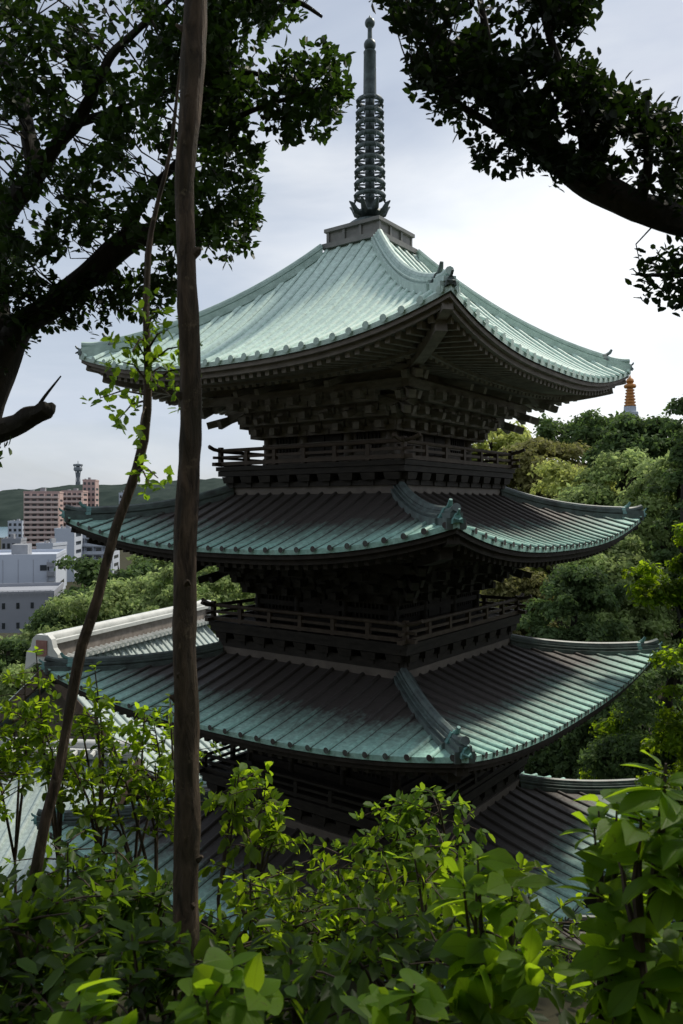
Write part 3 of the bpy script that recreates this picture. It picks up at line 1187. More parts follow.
# golden stupa on the hill
p = at(630, 415, 72)
g0 = terr(p.x, p.y)
t = tag(empty('stupa', (p.x, p.y, g0)), 'orange ringed spire with pale blue base rising over the wooded hilltop', 'stupa')
zz = p.z - g0
b = MB()
b.lathe([(4.2, 0), (4.2, 1.0), (3.6, 1.0), (3.4, zz * .35), (2.6, zz * .55), (1.3, zz * .68), (.7, zz * .7), (.7, zz - .2), (0, zz - .2)], n=24)
b.build('dome', M['bwhite'], t, smooth=True)
b = MB()
b.lathe([(.78, zz - .3), (.78, zz + .25), (.6, zz + .3), (.58, zz + .75), (.46, zz + .8), (.0, zz + .82)], n=8)
b.build('spire_base', M['bwhite'], t)
b = MB()
z = zz + .8
prof = [(.5, z)]
for i in range(6):
    q = .54 - .03 * i
    prof += [(q, z + .28 * i + .02), (q, z + .28 * i + .14), (q - .12, z + .28 * i + .17), (q - .12, z + .28 * i + .28)]
prof += [(.5, z + 1.7), (.56, z + 1.85), (.5, z + 2.0), (.25, z + 2.1), (.36, z + 2.3), (.30, z + 2.5), (.1, z + 2.65), (0, z + 3.0)]
b.lathe(prof, n=16)
b.build('ringed_spire', M['gold'], t, smooth=True)


# ------------------------------------------------------------------ distant trees
def crown_mesh(rad_, hgt, lo, d, shape, seed, tpl=T_DIA):
    """Crown of uneven leafy clumps; leaf size suits the tree's distance."""
    r = np.random.default_rng(seed)
    leaf = max(.10, 4.6 / F * d)
    rc = rad_ * r.uniform(.2, .27)
    ch = hgt - lo
    ncl = int(min(190, 3.2 * (rad_ * ch) / (rc * rc)))
    Cs, Rs = [], []
    lob = [(r.uniform(0, 6.28), r.uniform(lo + .3 * ch, lo + .85 * ch), r.uniform(.35, .7) * rad_, r.uniform(.4, .62) * rad_) for _ in range(6)]
    while len(Cs) < ncl:
        if shape == 'cone':
            f = r.uniform(0, 1) ** 1.2
            q = (1 - f) ** .75 * rad_ * .92 + .1
            a = r.uniform(0, 6.283)
            k = r.uniform(.4, 1) ** .5
            c = np.array([math.cos(a) * q * k, math.sin(a) * q * k, lo + f * ch * .96])
        elif r.random() < .55:
            a, z0, o_, lr = lob[r.integers(len(lob))]
            u = r.normal(size=3)
            u /= np.linalg.norm(u)
            u *= lr * r.uniform(.4, 1.0)
            c = np.array([math.cos(a) * o_ + u[0], math.sin(a) * o_ + u[1], z0 + u[2] * .8])
        else:
            f = r.uniform(0, 1)
            q = (max(0, 1 - (2 * f - .75) ** 2 / 1.6)) ** .6 * rad_ * .86 if shape == 'oval' else (max(0, 1 - (2 * f - 1) ** 2)) ** .5 * rad_ * .95
            a = r.uniform(0, 6.283)
            k = r.uniform(.3, 1) ** .5
            c = np.array([math.cos(a) * q * k, math.sin(a) * q * k, lo + f * ch * .95])
        if c[2] > hgt - rc * .6:
            c[2] = hgt - rc * .6 - r.uniform(0, .1) * ch
        Cs.append(c)
        Rs.append(rc * r.uniform(.6, 1.3))
    parts = []
    per = min(230, 2.6 * 4 * rc * rc / (leaf * leaf * .45))
    for c, q in zip(Cs, Rs):
        n = max(12, int(per * (q / rc) ** 2))
        u = r.normal(size=(n, 3))
        u /= np.linalg.norm(u, axis=1, keepdims=True)
        u[:, 2] = np.where(u[:, 2] < -.3, -u[:, 2] * .6, u[:, 2])
        P = c + u * np.array([q, q, q * .72]) * r.uniform(.5, 1.15, (n, 1))
        N = u + r.normal(size=(n, 3)) * .5 + np.array([0, 0, .35])
        D = np.cross(N, r.normal(size=(n, 3)))
        parts.append(leaf_arrays(tpl, P, D, N, leaf * r.uniform(.6, 1.5, n), r.uniform(.6, 1.0, n)))
    return cat_arrays(parts), np.array(Cs)


def tree(name, label, px, ytop, d, wpx, kind, group):
    P = at(px, ytop, d)
    g = terr(P.x, P.y) - .2
    rad_ = wpx / 2 / F * d
    hgt = max(1.5, P.z - g)
    shape, mat, lof = {'mid': ('oval', 'leaf_mid', .22), 'light': ('oval', 'leaf_light', .22), 'olive': ('round', 'leaf_olive', .2),
                       'dark': ('round', 'leaf_dark', .18), 'cone': ('cone', 'leaf_dark', .12), 'near': ('oval', 'leaf_shrub', .2)}[kind]
    o = empty(name, (P.x, P.y, g), (px * 1.7 + d) % 6.28)
    seed = int(px * 13 + d * 7 + ytop)
    (V, Fq), Cs = crown_mesh(rad_, hgt, lof * hgt, d, shape, seed)
    r = random.Random(seed)
    q = .05 * hgt ** .8 + .03
    b = MB()
    b.tube([(0, 0, -.6), (.03 * rad_, .03, hgt * .2), (-.04 * rad_, .05, hgt * .45), (.05 * rad_, 0, hgt * .7), (0, 0, hgt * .9)], [q * 1.3, q, q * .8, q * .5, q * .15], 8)
    for c in Cs[::max(1, len(Cs) // 16)]:
        z = max(hgt * .15, c[2] - .5 * math.hypot(c[0], c[1]) - .05 * hgt)
        b.tube([(0, 0, z), (c[0] * .5, c[1] * .5, (z + c[2]) / 2 + .03 * hgt), tuple(c)], [q * .5, q * .3, q * .1], 5)
    b.build('trunk', M['bark_dark'], o, smooth=True)
    mesh_np('crown', V, Fq, M[mat], o, smooth=False)
    return tag(o, label, 'tree', group)


GRT = 'trees on the hillside right of the pagoda'
for a in [
    ('hillside_tree', 'pale sunlit tree seen behind the right end of the top balcony', 492, 424, 75, 90, 'light'),
    ('hillside_tree', 'dark round tree on the hilltop directly left of the orange stupa', 590, 416, 62, 110, 'dark'),
    ('hillside_tree', 'olive brown tree on the slope behind the upper roof corner', 535, 440, 56, 110, 'olive'),
    ('hillside_tree', 'yellow green tree in sun just above the second visible roof', 568, 462, 44, 150, 'light'),
    ('hillside_tree', 'dark tree below the stupa on the right hillside', 640, 416, 50, 110, 'dark'),
    ('hillside_tree', 'tall dark tree cut by the right edge above the hill', 688, 384, 32, 70, 'dark'),
    ('hillside_tree', 'hazy mid green tree filling the slope beyond the second roof tip', 622, 448, 40, 130, 'mid'),
    ('hillside_tree', 'broad mid green tree at the right edge below the tall dark one', 680, 440, 36, 130, 'mid'),
    ('hillside_tree', 'light olive bush tree between the second roof and balcony rail', 508, 556, 36, 100, 'olive'),
    ('hillside_tree', 'dark rounded evergreen standing just past the third roof ridge', 575, 560, 29, 110, 'dark'),
    ('hillside_tree', 'mid green tree below the second roof tip', 615, 535, 33, 110, 'mid'),
    ('hillside_tree', 'leafy deep green tree close by at the right edge', 700, 500, 15, 125, 'near'),
    ('hillside_tree', 'dark conical tree under the third roof right tip', 610, 650, 25, 130, 'cone'),
    ('hillside_tree', 'shadowy tree right of the conical one at the frame edge', 668, 640, 20, 130, 'dark'),
    ('hillside_tree', 'low dark tree beneath the third roof eave', 560, 700, 27, 110, 'dark'),
    ('hillside_tree', 'dim tree tucked behind the big leaves at right', 640, 700, 22, 130, 'near'),
    ('hillside_tree', 'green tree behind the wall corner under the second roof', 470, 548, 48, 110, 'mid'),
]:
    tree(*a, GRT)
GLT = 'trees between the town and the temple'
for a in [
    ('slope_tree', 'large soft green tree left of the second storey wall', 212, 555, 46, 140, 'mid'),
    ('slope_tree', 'green tree between leaning stem and slender trunk', 140, 575, 50, 130, 'mid'),
    ('slope_tree', 'light green tree just above the pale hall ridge', 180, 585, 40, 100, 'mid'),
    ('slope_tree', 'darker tree behind the leaning stem below white flats', 90, 590, 56, 110, 'dark'),
    ('slope_tree', 'round tree in front of the grey low building', 52, 622, 54, 90, 'mid'),
    ('slope_tree', 'tree top rising behind the ridge beside the second roof corner', 240, 560, 62, 100, 'dark'),
    ('slope_tree', 'tree under the second roof left tip near white flats', 118, 556, 70, 90, 'dark'),
    ('slope_tree', 'dark low tree at the left edge below the grey building', 8, 640, 46, 100, 'dark'),
    ('slope_tree', 'tree beside the reddish ridge ornament', 20, 668, 36, 90, 'mid'),
    ('slope_tree', 'tree partly hidden by the second roof soffit at left', 165, 540, 78, 80, 'mid'),
]:
    tree(*a, GLT)

# ------------------------------------------------------------------ slender trunk in front
path = [(200, -120), (197, -40), (195, 20), (193, 60), (190, 120), (184.5, 180), (185, 220), (186, 258), (189, 320), (190.5, 380), (190.5, 436), (189, 480), (185, 530), (184, 580), (184.5, 625), (186, 680), (187, 740), (187, 800), (187, 880), (185, 950), (182, 1010), (181, 1060)]
wid = [22, 23, 25, 25, 23, 19.5, 20, 20.5, 21.5, 22.5, 23, 24, 25, 25.5, 26, 26, 26, 26.5, 27, 28, 33, 40]
D_T = 3.2
t = tag(empty('slender_tree', (at(183, 1010, D_T).x, D_T, terr(-.65, D_T) - .05)), 'slender grey brown trunk standing upright in front of the pagoda', 'tree')
o_ = t.location
pts = [Vector((0.05, 0.1, at(0, -330, D_T).z + .6)), Vector((.12, .05, at(0, -230, D_T).z))]
b = MB()
P = [at(x, y, D_T) - o_ for x, y in path]
Wd = [w * .47 / F * D_T for w in wid]
top = P[0]
P = [top + Vector((.25, .2, 2.6)), top + Vector((.12, .1, 1.3))] + P
Wd = [.02, .035] + Wd
# densify
PP, WW = [], []
for i in range(len(P) - 1):
    for j in range(5):
        u = j / 5
        PP.append(P[i].lerp(P[i + 1], u))
        WW.append(Wd[i] + (Wd[i + 1] - Wd[i]) * u)
PP.append(P[-1])
WW.append(Wd[-1])
WW = [w * (1 + .07 * mnoise.noise(Vector((0, i * .42, 3)))) for i, w in enumerate(WW)]
b.tube(PP, WW, 18, jit=.22)
for i in range(9):                      # knots and broken twig stubs on the stem
    c = PP[random.randrange(14, len(PP) - 12)]
    a = random.uniform(-.6, 3.7)
    dv = Vector((math.cos(a), -abs(math.sin(a)) * .8, .55))
    b.tube([c + dv * .02, c + dv * .052, c + dv * random.uniform(.06, .075)], [.024, .017, random.uniform(.004, .010)], 7, jit=.4)
tips = []
for i in range(14):
    u = random.uniform(.05, .98)
    s_ = (top + Vector((.12, .1, 1.3))).lerp(P[0], u) if i % 2 else top.lerp(top + Vector((.12, .1, 1.3)), .35 + .65 * u)
    a = random.uniform(0, 6.28)
    e = s_ + Vector((math.cos(a), math.sin(a), .7)) * random.uniform(.5, 1.1)
    b.tube([s_, s_.lerp(e, .5) + Vector((0, 0, .08)), e], [.018, .011, .005], 5)
    tips.append((e, (e - s_).normalized()))
    tips.append((s_.lerp(e, .6), (e - s_).normalized()))
b.build('trunk', M['bark'], t, smooth=True)
Cc = np.array([tuple(e + Vector(rng.normal(size=3)) * .18) for e, d in tips for _ in range(4)])
Dd = norm(np.array([tuple(d) for e, d in tips for _ in range(4)]) + rng.normal(size=(len(Cc), 3)) * .5)
V, Fq = sprays(Cc, Dd, 6, .1, .07)
mesh_np('crown', V, Fq, M['leaf_shrub'], t)

# leaning sapling
path = [(181, 60), (176, 105), (172, 143), (166, 172), (159, 197), (151, 232), (148, 255), (146, 307), (148, 369), (147, 410), (144, 440), (137, 469), (127, 498), (117, 526), (106, 565), (97, 601), (89, 625), (82, 645), (75, 680), (67, 725), (60, 765), (47, 815), (34, 880), (20, 960), (14, 1000)]
wid = [3.5, 4, 4.5, 5, 5.5, 6.5, 7.5, 8.5, 9.5, 11, 12, 12.5, 13, 13.5, 13.5, 14, 14, 14.5, 15, 15, 15, 15, 16, 18, 19]
D_S = 3.7
t = tag(empty('leaning_sapling', (at(14, 1000, D_S).x, D_S, terr(-1.5, D_S) - .05)), 'thin leaning stem with small bright leaf sprays, left of the slender trunk', 'tree')
o_ = t.location
P = [at(x, y, D_S) - o_ for x, y in path]
P = [P[0] + Vector((.02, .1, .5))] + P
Wd = [.004] + [w * (.40 if k < 12 else .355) / F * D_S for k, w in enumerate(wid)]
b = MB()
PP, WW = [], []
for i in range(len(P) - 1):
    for j in range(4):
        u = j / 4
        PP.append(P[i].lerp(P[i + 1], u))
        WW.append(Wd[i] + (Wd[i + 1] - Wd[i]) * u)
b.tube(PP, WW, 10, jit=.22)
lf = []
twigs = []
def twig(px, py, ex, ey, r0=.006, bend=.03, dd=0.0):
    s_, e = at(px, py, D_S) - o_, at(ex, ey, D_S + dd) - o_
    mid = s_.lerp(e, .5) + Vector((0, 0, bend))
    b.tube([s_, mid, e], [r0, r0 * .75, r0 * .4], 5)
    return s_, mid, e
SP = []
for (a) in [(147, 395, 100, 398), (147, 400, 118, 420), (146, 380, 122, 362), (147, 360, 128, 340), (148, 350, 168, 330), (148, 375, 172, 372), (147, 390, 170, 395), (147, 330, 160, 306), (147, 340, 132, 352), (147, 365, 190, 345), (148, 385, 195, 368), (146, 405, 138, 440), (136, 471, 158, 478), (137, 470, 150, 486)]:
    s_, m_, e = twig(*a, dd=random.uniform(-.25, .3))
    SP.append((m_, (e - s_).normalized(), 2))
    SP.append((e, (e - s_).normalized(), 3))
b.build('trunk', M['bark'], t, smooth=True)
Cc, Dd = [], []
for e, d, k in SP:
    for _ in range(k):
        Cc.append(tuple(e + Vector(rng.normal(size=3)) * .045))
        Dd.append(tuple(d + Vector(rng.normal(size=3)) * .5))
V, Fq = sprays(np.array(Cc), norm(np.array(Dd)), 5, .06, .046)
mesh_np('crown', V, Fq, M['leaf_bright'], t)


# ------------------------------------------------------------------ overhanging trees
def canopy_tree(name, label, limbs, regions, leafmat, leaf_len, base, twig_share=.16, per=7):
    t = tag(empty(name, base), label, 'tree')
    o_ = Vector(base)
    b = MB()
    nodes = []
    for pts in limbs:
        P = [(at(x, y, d) - o_, w / 2 / F * d) for x, y, d, w in pts]
        PP, WW = [], []
        for i in range(len(P) - 1):
            for j in range(5):
                u = j / 5
                PP.append(P[i][0].lerp(P[i + 1][0], u))
                WW.append(P[i][1] + (P[i + 1][1] - P[i][1]) * u)
        PP.append(P[-1][0])
        WW.append(P[-1][1])
        # smooth the path
        for _ in range(2):
            PP = [PP[0]] + [(PP[i - 1] + PP[i] * 2 + PP[i + 1]) / 4 for i in range(1, len(PP) - 1)] + [PP[-1]]
        b.tube(PP, WW, 12, jit=.25)
        nodes += [tuple(p) for p in PP]
    nodes = np.array(nodes)
    arrs = []
    tb = b
    for poly, n, d0, d1, clump, mat_scale in regions:
        C = poly_points(poly, n, d0, d1, clump) - np.array(o_)
        dist = np.linalg.norm(C[:, None, :] - nodes[None], axis=2)
        near = nodes[np.argmin(dist, 1)]
        Dn = norm(C - near + np.array([0, 0, .15])) + rng.normal(size=C.shape) * .55
        Dn = norm(Dn)
        for i in range(len(C)):
            if random.random() < twig_share:
                s_, e = Vector(near[i]), Vector(C[i])
                k = (e - s_).length
                s2 = s_ if k < .7 else s_.lerp(e, 1 - .7 / k)
                m_ = s2.lerp(e, .5) + Vector(rng.normal(size=3)) * .05
                q = .0035 + .006 * min(1, k)
                tb.tube([s2, m_, e], [q, q * .7, .0025], 4)
        arrs.append(sprays(C, Dn, per, .14, leaf_len * mat_scale))
    V, Fq = cat_arrays(arrs)
    b.build('trunk', M['bark_dark'], t, smooth=True)
    mesh_np('crown', V, Fq, M[leafmat], t)
    return t


canopy_tree('broad_evergreen', 'big dark leafy tree with forking limbs reaching in from the left',
            [[(-150, 900, 5.4, 70), (-110, 700, 5.3, 56), (-60, 520, 5.2, 48), (-20, 425, 5.1, 38), (2, 360, 5.0, 30), (20, 325, 5.0, 26), (51, 307, 5.0, 25), (87, 276, 5.0, 24), (118, 246, 5.0, 24), (150, 232, 5.0, 20), (185, 238, 5.0, 16), (215, 225, 5.1, 10), (250, 200, 5.2, 5)],
             [(2, 360, 5.0, 30), (-8, 290, 5.1, 26), (-5, 230, 5.2, 24), (15, 200, 5.2, 21), (36, 176, 5.2, 18), (28, 135, 5.2, 15), (24, 100, 5.3, 13), (5, 70, 5.4, 11), (-20, 20, 5.5, 9)],
             [(36, 176, 5.2, 16), (60, 140, 5.2, 13), (77, 123, 5.1, 12), (100, 80, 5.0, 9), (110, 55, 5.0, 8), (143, 25, 5.0, 6), (180, -10, 5.0, 4)],
             [(77, 123, 5.1, 9), (120, 110, 5.0, 7), (170, 90, 4.9, 6), (230, 70, 4.8, 5), (300, 80, 4.8, 3)],
             [(118, 246, 5.0, 12), (150, 190, 4.9, 9), (200, 140, 4.9, 7), (250, 110, 4.8, 5), (330, 85, 4.8, 3)],
             [(-30, 440, 5.1, 26), (0, 430, 5.0, 22), (18, 424, 4.95, 19), (28, 417, 4.95, 20), (40, 413, 4.92, 16), (47, 409, 4.9, 18), (50, 408, 4.9, 13), (54, 404, 4.9, 5)],
             [(33, 414, 4.93, 4), (45, 396, 4.9, 3), (61, 376, 4.9, 1.5)],
             [(210, -40, 4.6, 7), (260, -15, 4.6, 6), (305, 5, 4.6, 5), (322, 17, 4.6, 3)]],
            [([(-40, -60), (250, -60), (300, -10), (255, 40), (250, 120), (215, 190), (150, 215), (70, 240), (30, 270), (-40, 300)], 1750, 4.4, 6.0, 3.3, 1.0),
             ([(180, -40), (305, -30), (300, 15), (255, 50), (262, 150), (255, 175), (235, 150), (185, 140)], 400, 4.4, 5.4, 7.1, 1.0),
             ([(120, 190), (175, 180), (240, 170), (255, 215), (200, 250), (160, 250), (120, 235)], 120, 4.3, 4.8, 0, 1.0),
             ([(262, 60), (300, 45), (345, 50), (355, 75), (340, 110), (325, 140), (285, 140), (262, 120)], 170, 4.5, 5.0, 0, 1.0),
             ([(195, 175), (255, 165), (262, 200), (258, 245), (225, 262), (200, 240)], 95, 4.5, 5.2, 0, 1.0),
             ([(-20, 270), (45, 265), (80, 290), (40, 330), (10, 350), (-20, 380)], 140, 4.7, 5.3, 0, .95),
             ([(60, 285), (115, 265), (128, 290), (105, 325), (60, 325)], 75, 4.8, 5.2, 0, .9),
             ([(120, 270), (170, 255), (185, 290), (150, 325), (118, 310)], 85, 4.8, 5.2, 0, .9),
             ([(-30, 420), (3, 440), (5, 475), (-30, 480)], 8, 4.8, 5.1, 0, 1.0)],
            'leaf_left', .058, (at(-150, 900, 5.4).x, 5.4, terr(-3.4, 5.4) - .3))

canopy_tree('overhanging_tree', 'black silhouetted bough of dense leaves reaching in from the upper right',
            [[(900, 900, 4.6, 90), (880, 560, 4.5, 70), (840, 360, 4.4, 56), (770, 255, 4.3, 44), (700, 222, 4.2, 34), (640, 208, 4.1, 32), (592, 183, 4.1, 30), (550, 152, 4.1, 26), (510, 105, 4.1, 17), (465, 60, 4.2, 14), (420, 22, 4.3, 8), (380, -5, 4.4, 4)],
             [(592, 180, 4.1, 18), (585, 130, 4.0, 13), (560, 70, 4.0, 10), (545, 20, 4.0, 7), (535, -40, 4.0, 5)],
             [(640, 206, 4.1, 14), (650, 160, 4.0, 9), (640, 120, 4.0, 6), (600, 85, 4.0, 4)],
             [(550, 150, 4.1, 14), (500, 130, 4.0, 9), (450, 100, 3.9, 6), (412, 75, 3.9, 3)],
             [(510, 105, 4.1, 12), (490, 50, 4.1, 8), (480, 0, 4.1, 6), (470, -50, 4.1, 4)],
             [(770, 255, 4.3, 20), (720, 270, 4.1, 10), (675, 275, 4.0, 6), (645, 275, 4.0, 3)]],
            [([(375, -40), (600, -40), (590, 15), (575, 45), (560, 60), (500, 75), (455, 58), (425, 40), (395, 22), (372, 5)], 420, 3.7, 4.7, 2.2, 1.0),
             ([(425, 50), (560, 50), (600, 70), (610, 120), (600, 175), (560, 172), (505, 145), (470, 130), (430, 105), (412, 88), (408, 62)], 700, 3.7, 4.5, 4.4, 1.0),
             ([(590, 75), (625, 85), (683, 115), (730, 120), (730, 220), (683, 210), (620, 185), (595, 160)], 270, 3.7, 4.5, 5.5, 1.0),
             ([(462, 130), (510, 150), (520, 175), (500, 185), (478, 160)], 22, 3.8, 4.2, 0, 1.0),
             ([(640, 255), (665, 245), (740, 235), (740, 310), (665, 302), (652, 285), (640, 275)], 110, 3.8, 4.4, 0, 1.0),
             ([(530, -30), (596, -30), (590, 20), (560, 40)], 60, 3.8, 4.3, 0, 1.0)],
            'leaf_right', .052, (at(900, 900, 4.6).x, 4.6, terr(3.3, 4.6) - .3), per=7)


# ------------------------------------------------------------------ shrubs in front
def shrub_arrays(seed, h, r, leaf, per, tpl, wid, dens, wpx):
    """bushy plant: stems fork twice, leaves in whorls at the shoot ends."""
    rr = random.Random(seed)
    st = MB()
    C, D = [], []
    bh = min(h, max(.55, 1.7 * r, .42 * h))          # leafy height
    z0 = h - bh
    nst = rr.randint(8, 11)
    crownr = random.Random(seed + 1)
    n = int(dens * 46 * (r * bh) / (leaf * leaf * 60) * (.72 if bh > 1.8 * r else 1.0))
    stems = []
    roots = []
    if z0 > .45:                            # a few bare crooked trunks carry the leafy top
        for i in range(3):
            a = 2.1 * i + rr.uniform(-.5, .5)
            p0 = Vector((math.cos(a) * .1 * r, math.sin(a) * .1 * r, -.15))
            p3 = Vector((math.cos(a) * .45 * r, math.sin(a) * .45 * r, z0 + .1 * bh))
            m1 = p0.lerp(p3, .35) + Vector((rr.uniform(-.09, .09), rr.uniform(-.09, .09), 0))
            m2 = p0.lerp(p3, .7) + Vector((rr.uniform(-.1, .1), rr.uniform(-.1, .1), 0))
            st.tube([p0, m1, m2, p3], [.020, .016, .013, .010], 7)
            roots.append(p3)
            for _ in range(2):
                s0 = m1.lerp(m2, rr.random())
                a3 = rr.uniform(0, 6.28)
                e0 = s0 + Vector((math.cos(a3) * .3 * r, math.sin(a3) * .3 * r, rr.uniform(.15, .4)))
                st.tube([s0, s0.lerp(e0, .5) + Vector((0, 0, .04)), e0], [.008, .006, .003], 5)
                C.append(tuple(e0))
                D.append((0, 0, 1))
    for i in range(nst):
        a = 6.283 * i / nst + rr.uniform(-.4, .4)
        q = r * rr.uniform(.15, .8)
        base = Vector((rr.uniform(-.1, .1) * r, rr.uniform(-.1, .1) * r, -.1))
        if roots:
            base = min(roots, key=lambda p: (p.x - math.cos(a) * q) ** 2 + (p.y - math.sin(a) * q) ** 2)
        e = Vector((math.cos(a) * q, math.sin(a) * q, z0 + bh * rr.uniform(.55, .97) * (1 - .45 * (q / r) ** 2)))
        if i < 2:
            e = Vector((e.x * .3, e.y * .3, z0 + bh * (1.0 - .12 * i)))
        m_ = base.lerp(e, .5) + Vector((rr.uniform(-.1, .1) * r, rr.uniform(-.1, .1) * r, .06 * bh))
        pts = [base, base.lerp(m_, .6), m_, m_.lerp(e, .5) + Vector((0, 0, .02)), e]
        st.tube(pts, [.0115, .010, .008, .006, .003], 6)
        stems.append(pts)
        C.append(tuple(e))
        D.append((0, 0, 1))
    for k in range(n):
        pts = stems[rr.randrange(nst)]
        u = rr.uniform(.4, 1.0)
        s_ = pts[2].lerp(pts[4], (u - .4) / .6)
        if s_.z < z0:
            s_ = pts[3].lerp(pts[4], rr.random())
        a = rr.uniform(0, 6.283)
        ln = r * rr.uniform(.15, .55)
        e = s_ + Vector((math.cos(a) * ln, math.sin(a) * ln, rr.uniform(-.15, .5) * ln))
        lim = z0 + bh * (1.02 - .35 * min(1, (math.hypot(e.x, e.y) / r) ** 2))
        if e.z > lim:
            e.z = lim - rr.uniform(0, .1)
        m_ = s_.lerp(e, .5) + Vector((0, 0, .05 * ln))
        st.tube([s_, m_, e], [.0045, .0035, .002], 4)
        d_ = (e - s_).normalized() + Vector((0, 0, .35))
        C.append(tuple(e))
        D.append(tuple(d_))
        if rr.random() < .6:
            C.append(tuple(m_))
            D.append(tuple(d_))
    C, D = np.array(C), norm(np.array(D))
    tp = tpl if isinstance(tpl, list) else [tpl]
    parts = []
    for k, q in enumerate(tp):
        parts.append(sprays(C[k::len(tp)], D[k::len(tp)], per, leaf * .8, leaf * (1.0, .85, .7)[k % 3], q, wid, up=1.1 - .25 * k, droop=.15))
    return st, cat_arrays(parts)


def shrub(name, label, px, ytop, d, kind, rpx, cat='shrub', group='shrubs on the near slope'):
    P = at(px, ytop, d)
    g = terr(P.x, d) - .05
    hgt = max(.35, P.z - g)
    r = rpx / F * d
    leaf, per, tpl, wid, mat, dens = {
        'fine': (.055, 6, T_HEX, (.5, .66), 'leaf_shrub', 1.35),
        'airy': (.058, 6, T_HEX, (.5, .66), 'leaf_shrub', .8),
        'bright': (.065, 6, T_HEX, (.5, .66), 'leaf_bright', 1.2),
        'deep': (.07, 6, T_HEX, (.46, .6), 'leaf_deep', 1.5),
        'glossy': (.08, 6, [T_BIG, T_CURL, T_FLAT], (.46, .6), 'leaf_shrub', 1.4),
        'large': (.125, 6, [T_BIG, T_CURL, T_FLAT], (.46, .62), 'leaf_big', 1.9),
        'round': (.085, 5, [T_ROUND, T_BIG, T_CURL], (.7, .95), 'leaf_big', 1.0)}[kind]
    o = empty(name, (P.x, d, g), (px * 2.3 + d * 5) % 6.28)
    st, (V, Fq) = shrub_arrays(int(px * 7 + ytop), hgt, r, leaf, per, tpl, wid, dens, rpx)
    st.build('stems', M['twig'], o, smooth=True)
    mesh_np('foliage', V, Fq, M[mat], o)
    return tag(o, label, cat, group)


for a in [  # lower left bushes take the deep leaf colour to stand in for shadow
    ('shrub', 'tall airy shrub at the left edge in front of the pale hall roof', 18, 652, 5.6, 'airy', 88),
    ('shrub', 'leafy shrub between the leaning stem and the slender trunk', 150, 700, 5.2, 'airy', 82),
    ('shrub', 'shrub with bright leaf tips just right of the slender trunk', 248, 770, 4.6, 'glossy', 70),
    ('shrub', 'dark glossy shrub below the lower hall roof at left', 60, 838, 3.6, 'deep', 120),
    ('shrub', 'dark shrub at the foot of the slender trunk on its left', 130, 842, 3.9, 'deep', 95),
    ('shrub', 'bright bush with a pointed shoot in front of the dark pagoda wall', 425, 793, 4.3, 'bright', 95),
    ('shrub', 'fine leaved bush left of the bright pointed bush', 335, 850, 4.0, 'fine', 105),
    ('shrub', 'bush beside the slender trunk on its right near the ground', 250, 880, 3.4, 'fine', 110),
    ('shrub', 'fine leaved bush below the lowest visible roof at right', 520, 870, 3.9, 'fine', 110),
    ('shrub', 'bush under the big leaves at the right edge', 640, 880, 3.2, 'glossy', 120),
    ('shrub', 'dim bush in the bottom left corner', 30, 900, 2.6, 'deep', 130),
    ('shrub', 'bush at bottom centre below the fine leaved bush', 400, 920, 2.7, 'deep', 140),
    ('shrub', 'bush at bottom left centre below the trunk foot', 160, 930, 2.4, 'deep', 120),
    ('large_leaf_plant', 'plant with big oval leaves standing up at the right edge', 668, 765, 2.0, 'large', 62),
    ('large_leaf_plant', 'plant with large drooping leaves right of bottom centre', 490, 862, 2.3, 'large', 95),
    ('large_leaf_plant', 'upright plant with big oval leaves left of the tallest one at right', 612, 800, 2.2, 'large', 55),
    ('large_leaf_plant', 'large leaved plant in the bottom right corner', 630, 925, 2.0, 'large', 105),
    ('round_leaf_plant', 'low plant with broad round leaves at the slender trunk foot', 225, 965, 2.0, 'round', 80),
    ('round_leaf_plant', 'low plant with broad yellow green leaves at the bottom edge centre', 400, 985, 1.9, 'round', 100),
    ('shrub', 'leafy shrub top crossing the leaning stem below the third roof left tip', 88, 668, 5.0, 'airy', 62),
    ('shrub', 'full green bush just below the bright pointed bush', 415, 850, 3.4, 'glossy', 110),
    ('shrub', 'low deep green bush at the very bottom between two round leaved plants', 310, 955, 2.3, 'deep', 105),
    ('round_leaf_plant', 'broad leaved plant at the bottom left edge', 80, 985, 1.9, 'round', 90),
]:
    shrub(*a)

# ground cover on the slope
n = 16000
xs = rng.uniform(-6, 6, n)
ys = rng.uniform(1.2, 10.5, n)
zs = np.array([terr(x, y) for x, y in zip(xs, ys)]) + rng.uniform(0, .45, n) * rng.uniform(.3, 1, n)
V, Fq = leaf_arrays(T_HEX, np.stack([xs, ys, zs], 1), rnd_dir(n) * np.array([1, 1, .5]), rnd_dir(n) * .6 + np.array([0, 0, 1]), rng.uniform(.05, .12, n), rng.uniform(.4, .55, n))
o = mesh_np('undergrowth', V, Fq, M['leaf_deep'])
tag(o, 'dim leafy ground cover over the near slope', 'ground cover', kind='stuff')

# ------------------------------------------------------------------ light, sky, camera
SUN_EL, SUN_AZ = R(52), R(50)          # azimuth measured from +Y towards +X
sd = Vector((math.sin(SUN_AZ) * math.cos(SUN_EL), math.cos(SUN_AZ) * math.cos(SUN_EL), math.sin(SUN_EL)))
la = bpy.data.lights.new('sun', 'SUN')
la.energy = 3.6
la.angle = R(5)
la.color = (1.0, .93, .80)
so = link(bpy.data.objects.new('sun', la))
so.rotation_euler = sd.to_track_quat('Z', 'Y').to_euler()
so.location = (0, 0, 60)

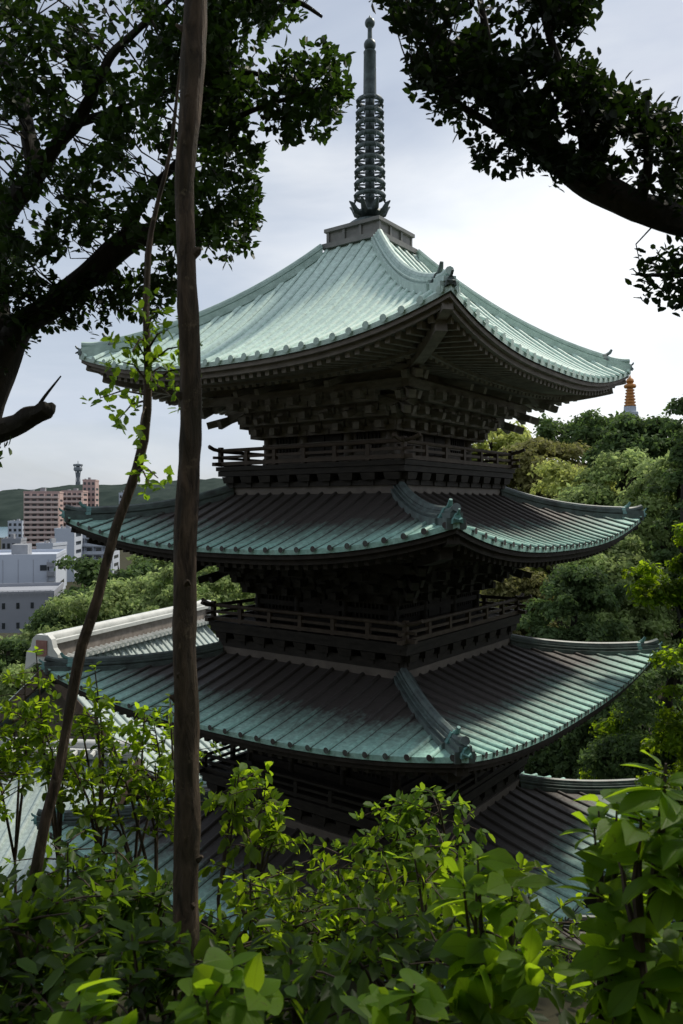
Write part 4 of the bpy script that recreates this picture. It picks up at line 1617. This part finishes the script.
wd = bpy.data.worlds.new('World')
SC.world = wd
wd.use_nodes = True
nt = wd.node_tree
nt.nodes.clear()
N = nt.nodes.new
L = nt.links.new
sky = N('ShaderNodeTexSky')
sky.sky_type = 'NISHITA'
sky.sun_disc = False
sky.sun_elevation = SUN_EL
sky.sun_rotation = SUN_AZ
sky.altitude = 30
sky.dust_density = 2.0
tc = N('ShaderNodeTexCoord')
mp = N('ShaderNodeMapping')
mp.inputs['Scale'].default_value = (1.0, 1.0, 3.2)
mp.inputs['Location'].default_value = (.35, .1, .4)
L(tc.outputs['Generated'], mp.inputs['Vector'])
nz = N('ShaderNodeTexNoise')
nz.inputs['Scale'].default_value = 2.2
nz.inputs['Detail'].default_value = 7
nz.inputs['Roughness'].default_value = .52
nz.inputs['Distortion'].default_value = .6
L(mp.outputs[0], nz.inputs['Vector'])
rp = N('ShaderNodeValToRGB')
rp.color_ramp.elements[0].position = .36
rp.color_ramp.elements[0].color = (.5, .5, .5, 1)
rp.color_ramp.elements[1].position = .60
rp.color_ramp.elements[1].color = (.93, .93, .93, 1)
L(nz.outputs['Fac'], rp.inputs[0])
# cloud tone: a second, broader noise for greyer and whiter banks
nz2 = N('ShaderNodeTexNoise')
nz2.inputs['Scale'].default_value = 2.6
nz2.inputs['Detail'].default_value = 5
L(mp.outputs[0], nz2.inputs['Vector'])
rp2 = N('ShaderNodeValToRGB')
rp2.color_ramp.elements[0].position = .40
rp2.color_ramp.elements[0].color = (6.3, 7.0, 8.1, 1)
rp2.color_ramp.elements[1].position = .60
rp2.color_ramp.elements[1].color = (8.0, 8.45, 9.1, 1)
L(nz2.outputs['Fac'], rp2.inputs[0])
mx = N('ShaderNodeMix')
mx.data_type = 'RGBA'
L(rp.outputs[0], mx.inputs[0])
L(sky.outputs[0], mx.inputs[6])
L(rp2.outputs[0], mx.inputs[7])
# thin bright haze low in the sky below the sun
vd = N('ShaderNodeVectorMath')
vd.operation = 'DOT_PRODUCT'
L(tc.outputs['Generated'], vd.inputs[0])
hz_ = Vector((.235, 1.0, .11)).normalized()
vd.inputs[1].default_value = hz_
mr = N('ShaderNodeMapRange')
mr.interpolation_type = 'SMOOTHERSTEP'
mr.inputs[1].default_value = .915
mr.inputs[2].default_value = 1.0
mr.inputs[3].default_value = 0
mr.inputs[4].default_value = 1.0
L(vd.outputs['Value'], mr.inputs[0])
ad = N('ShaderNodeMix')
ad.data_type = 'RGBA'
ad.blend_type = 'ADD'
L(mr.outputs[0], ad.inputs[0])
L(mx.outputs[2], ad.inputs[6])
ad.inputs[7].default_value = (3.9, 3.7, 3.2, 1)
bg = N('ShaderNodeBackground')
bg.inputs['Strength'].default_value = .1
L(ad.outputs[2], bg.inputs['Color'])
wo = N('ShaderNodeOutputWorld')
L(bg.outputs[0], wo.inputs[0])

cam = bpy.data.cameras.new('camera')
co = link(bpy.data.objects.new('camera', cam))
co.location = (0, 0, H)
co.rotation_euler = (R(90), 0, 0)
cam.sensor_fit = 'VERTICAL'
cam.sensor_height = 36
cam.lens = F / 1024 * 36
cam.shift_y = -(512 - HY) / 1024
cam.clip_start = .05
cam.clip_end = 30000
cam.dof.use_dof = True
cam.dof.focus_distance = 13
cam.dof.aperture_fstop = 6.3
SC.camera = co
SC.view_settings.view_transform = 'Standard'
SC.view_settings.look = 'None'
SC.view_settings.exposure = 0
SC.view_settings.gamma = 1
SC.cycles.max_bounces = 6
SC.cycles.diffuse_bounces = 3
SC.cycles.transmission_bounces = 3
SC.cycles.use_denoising = True
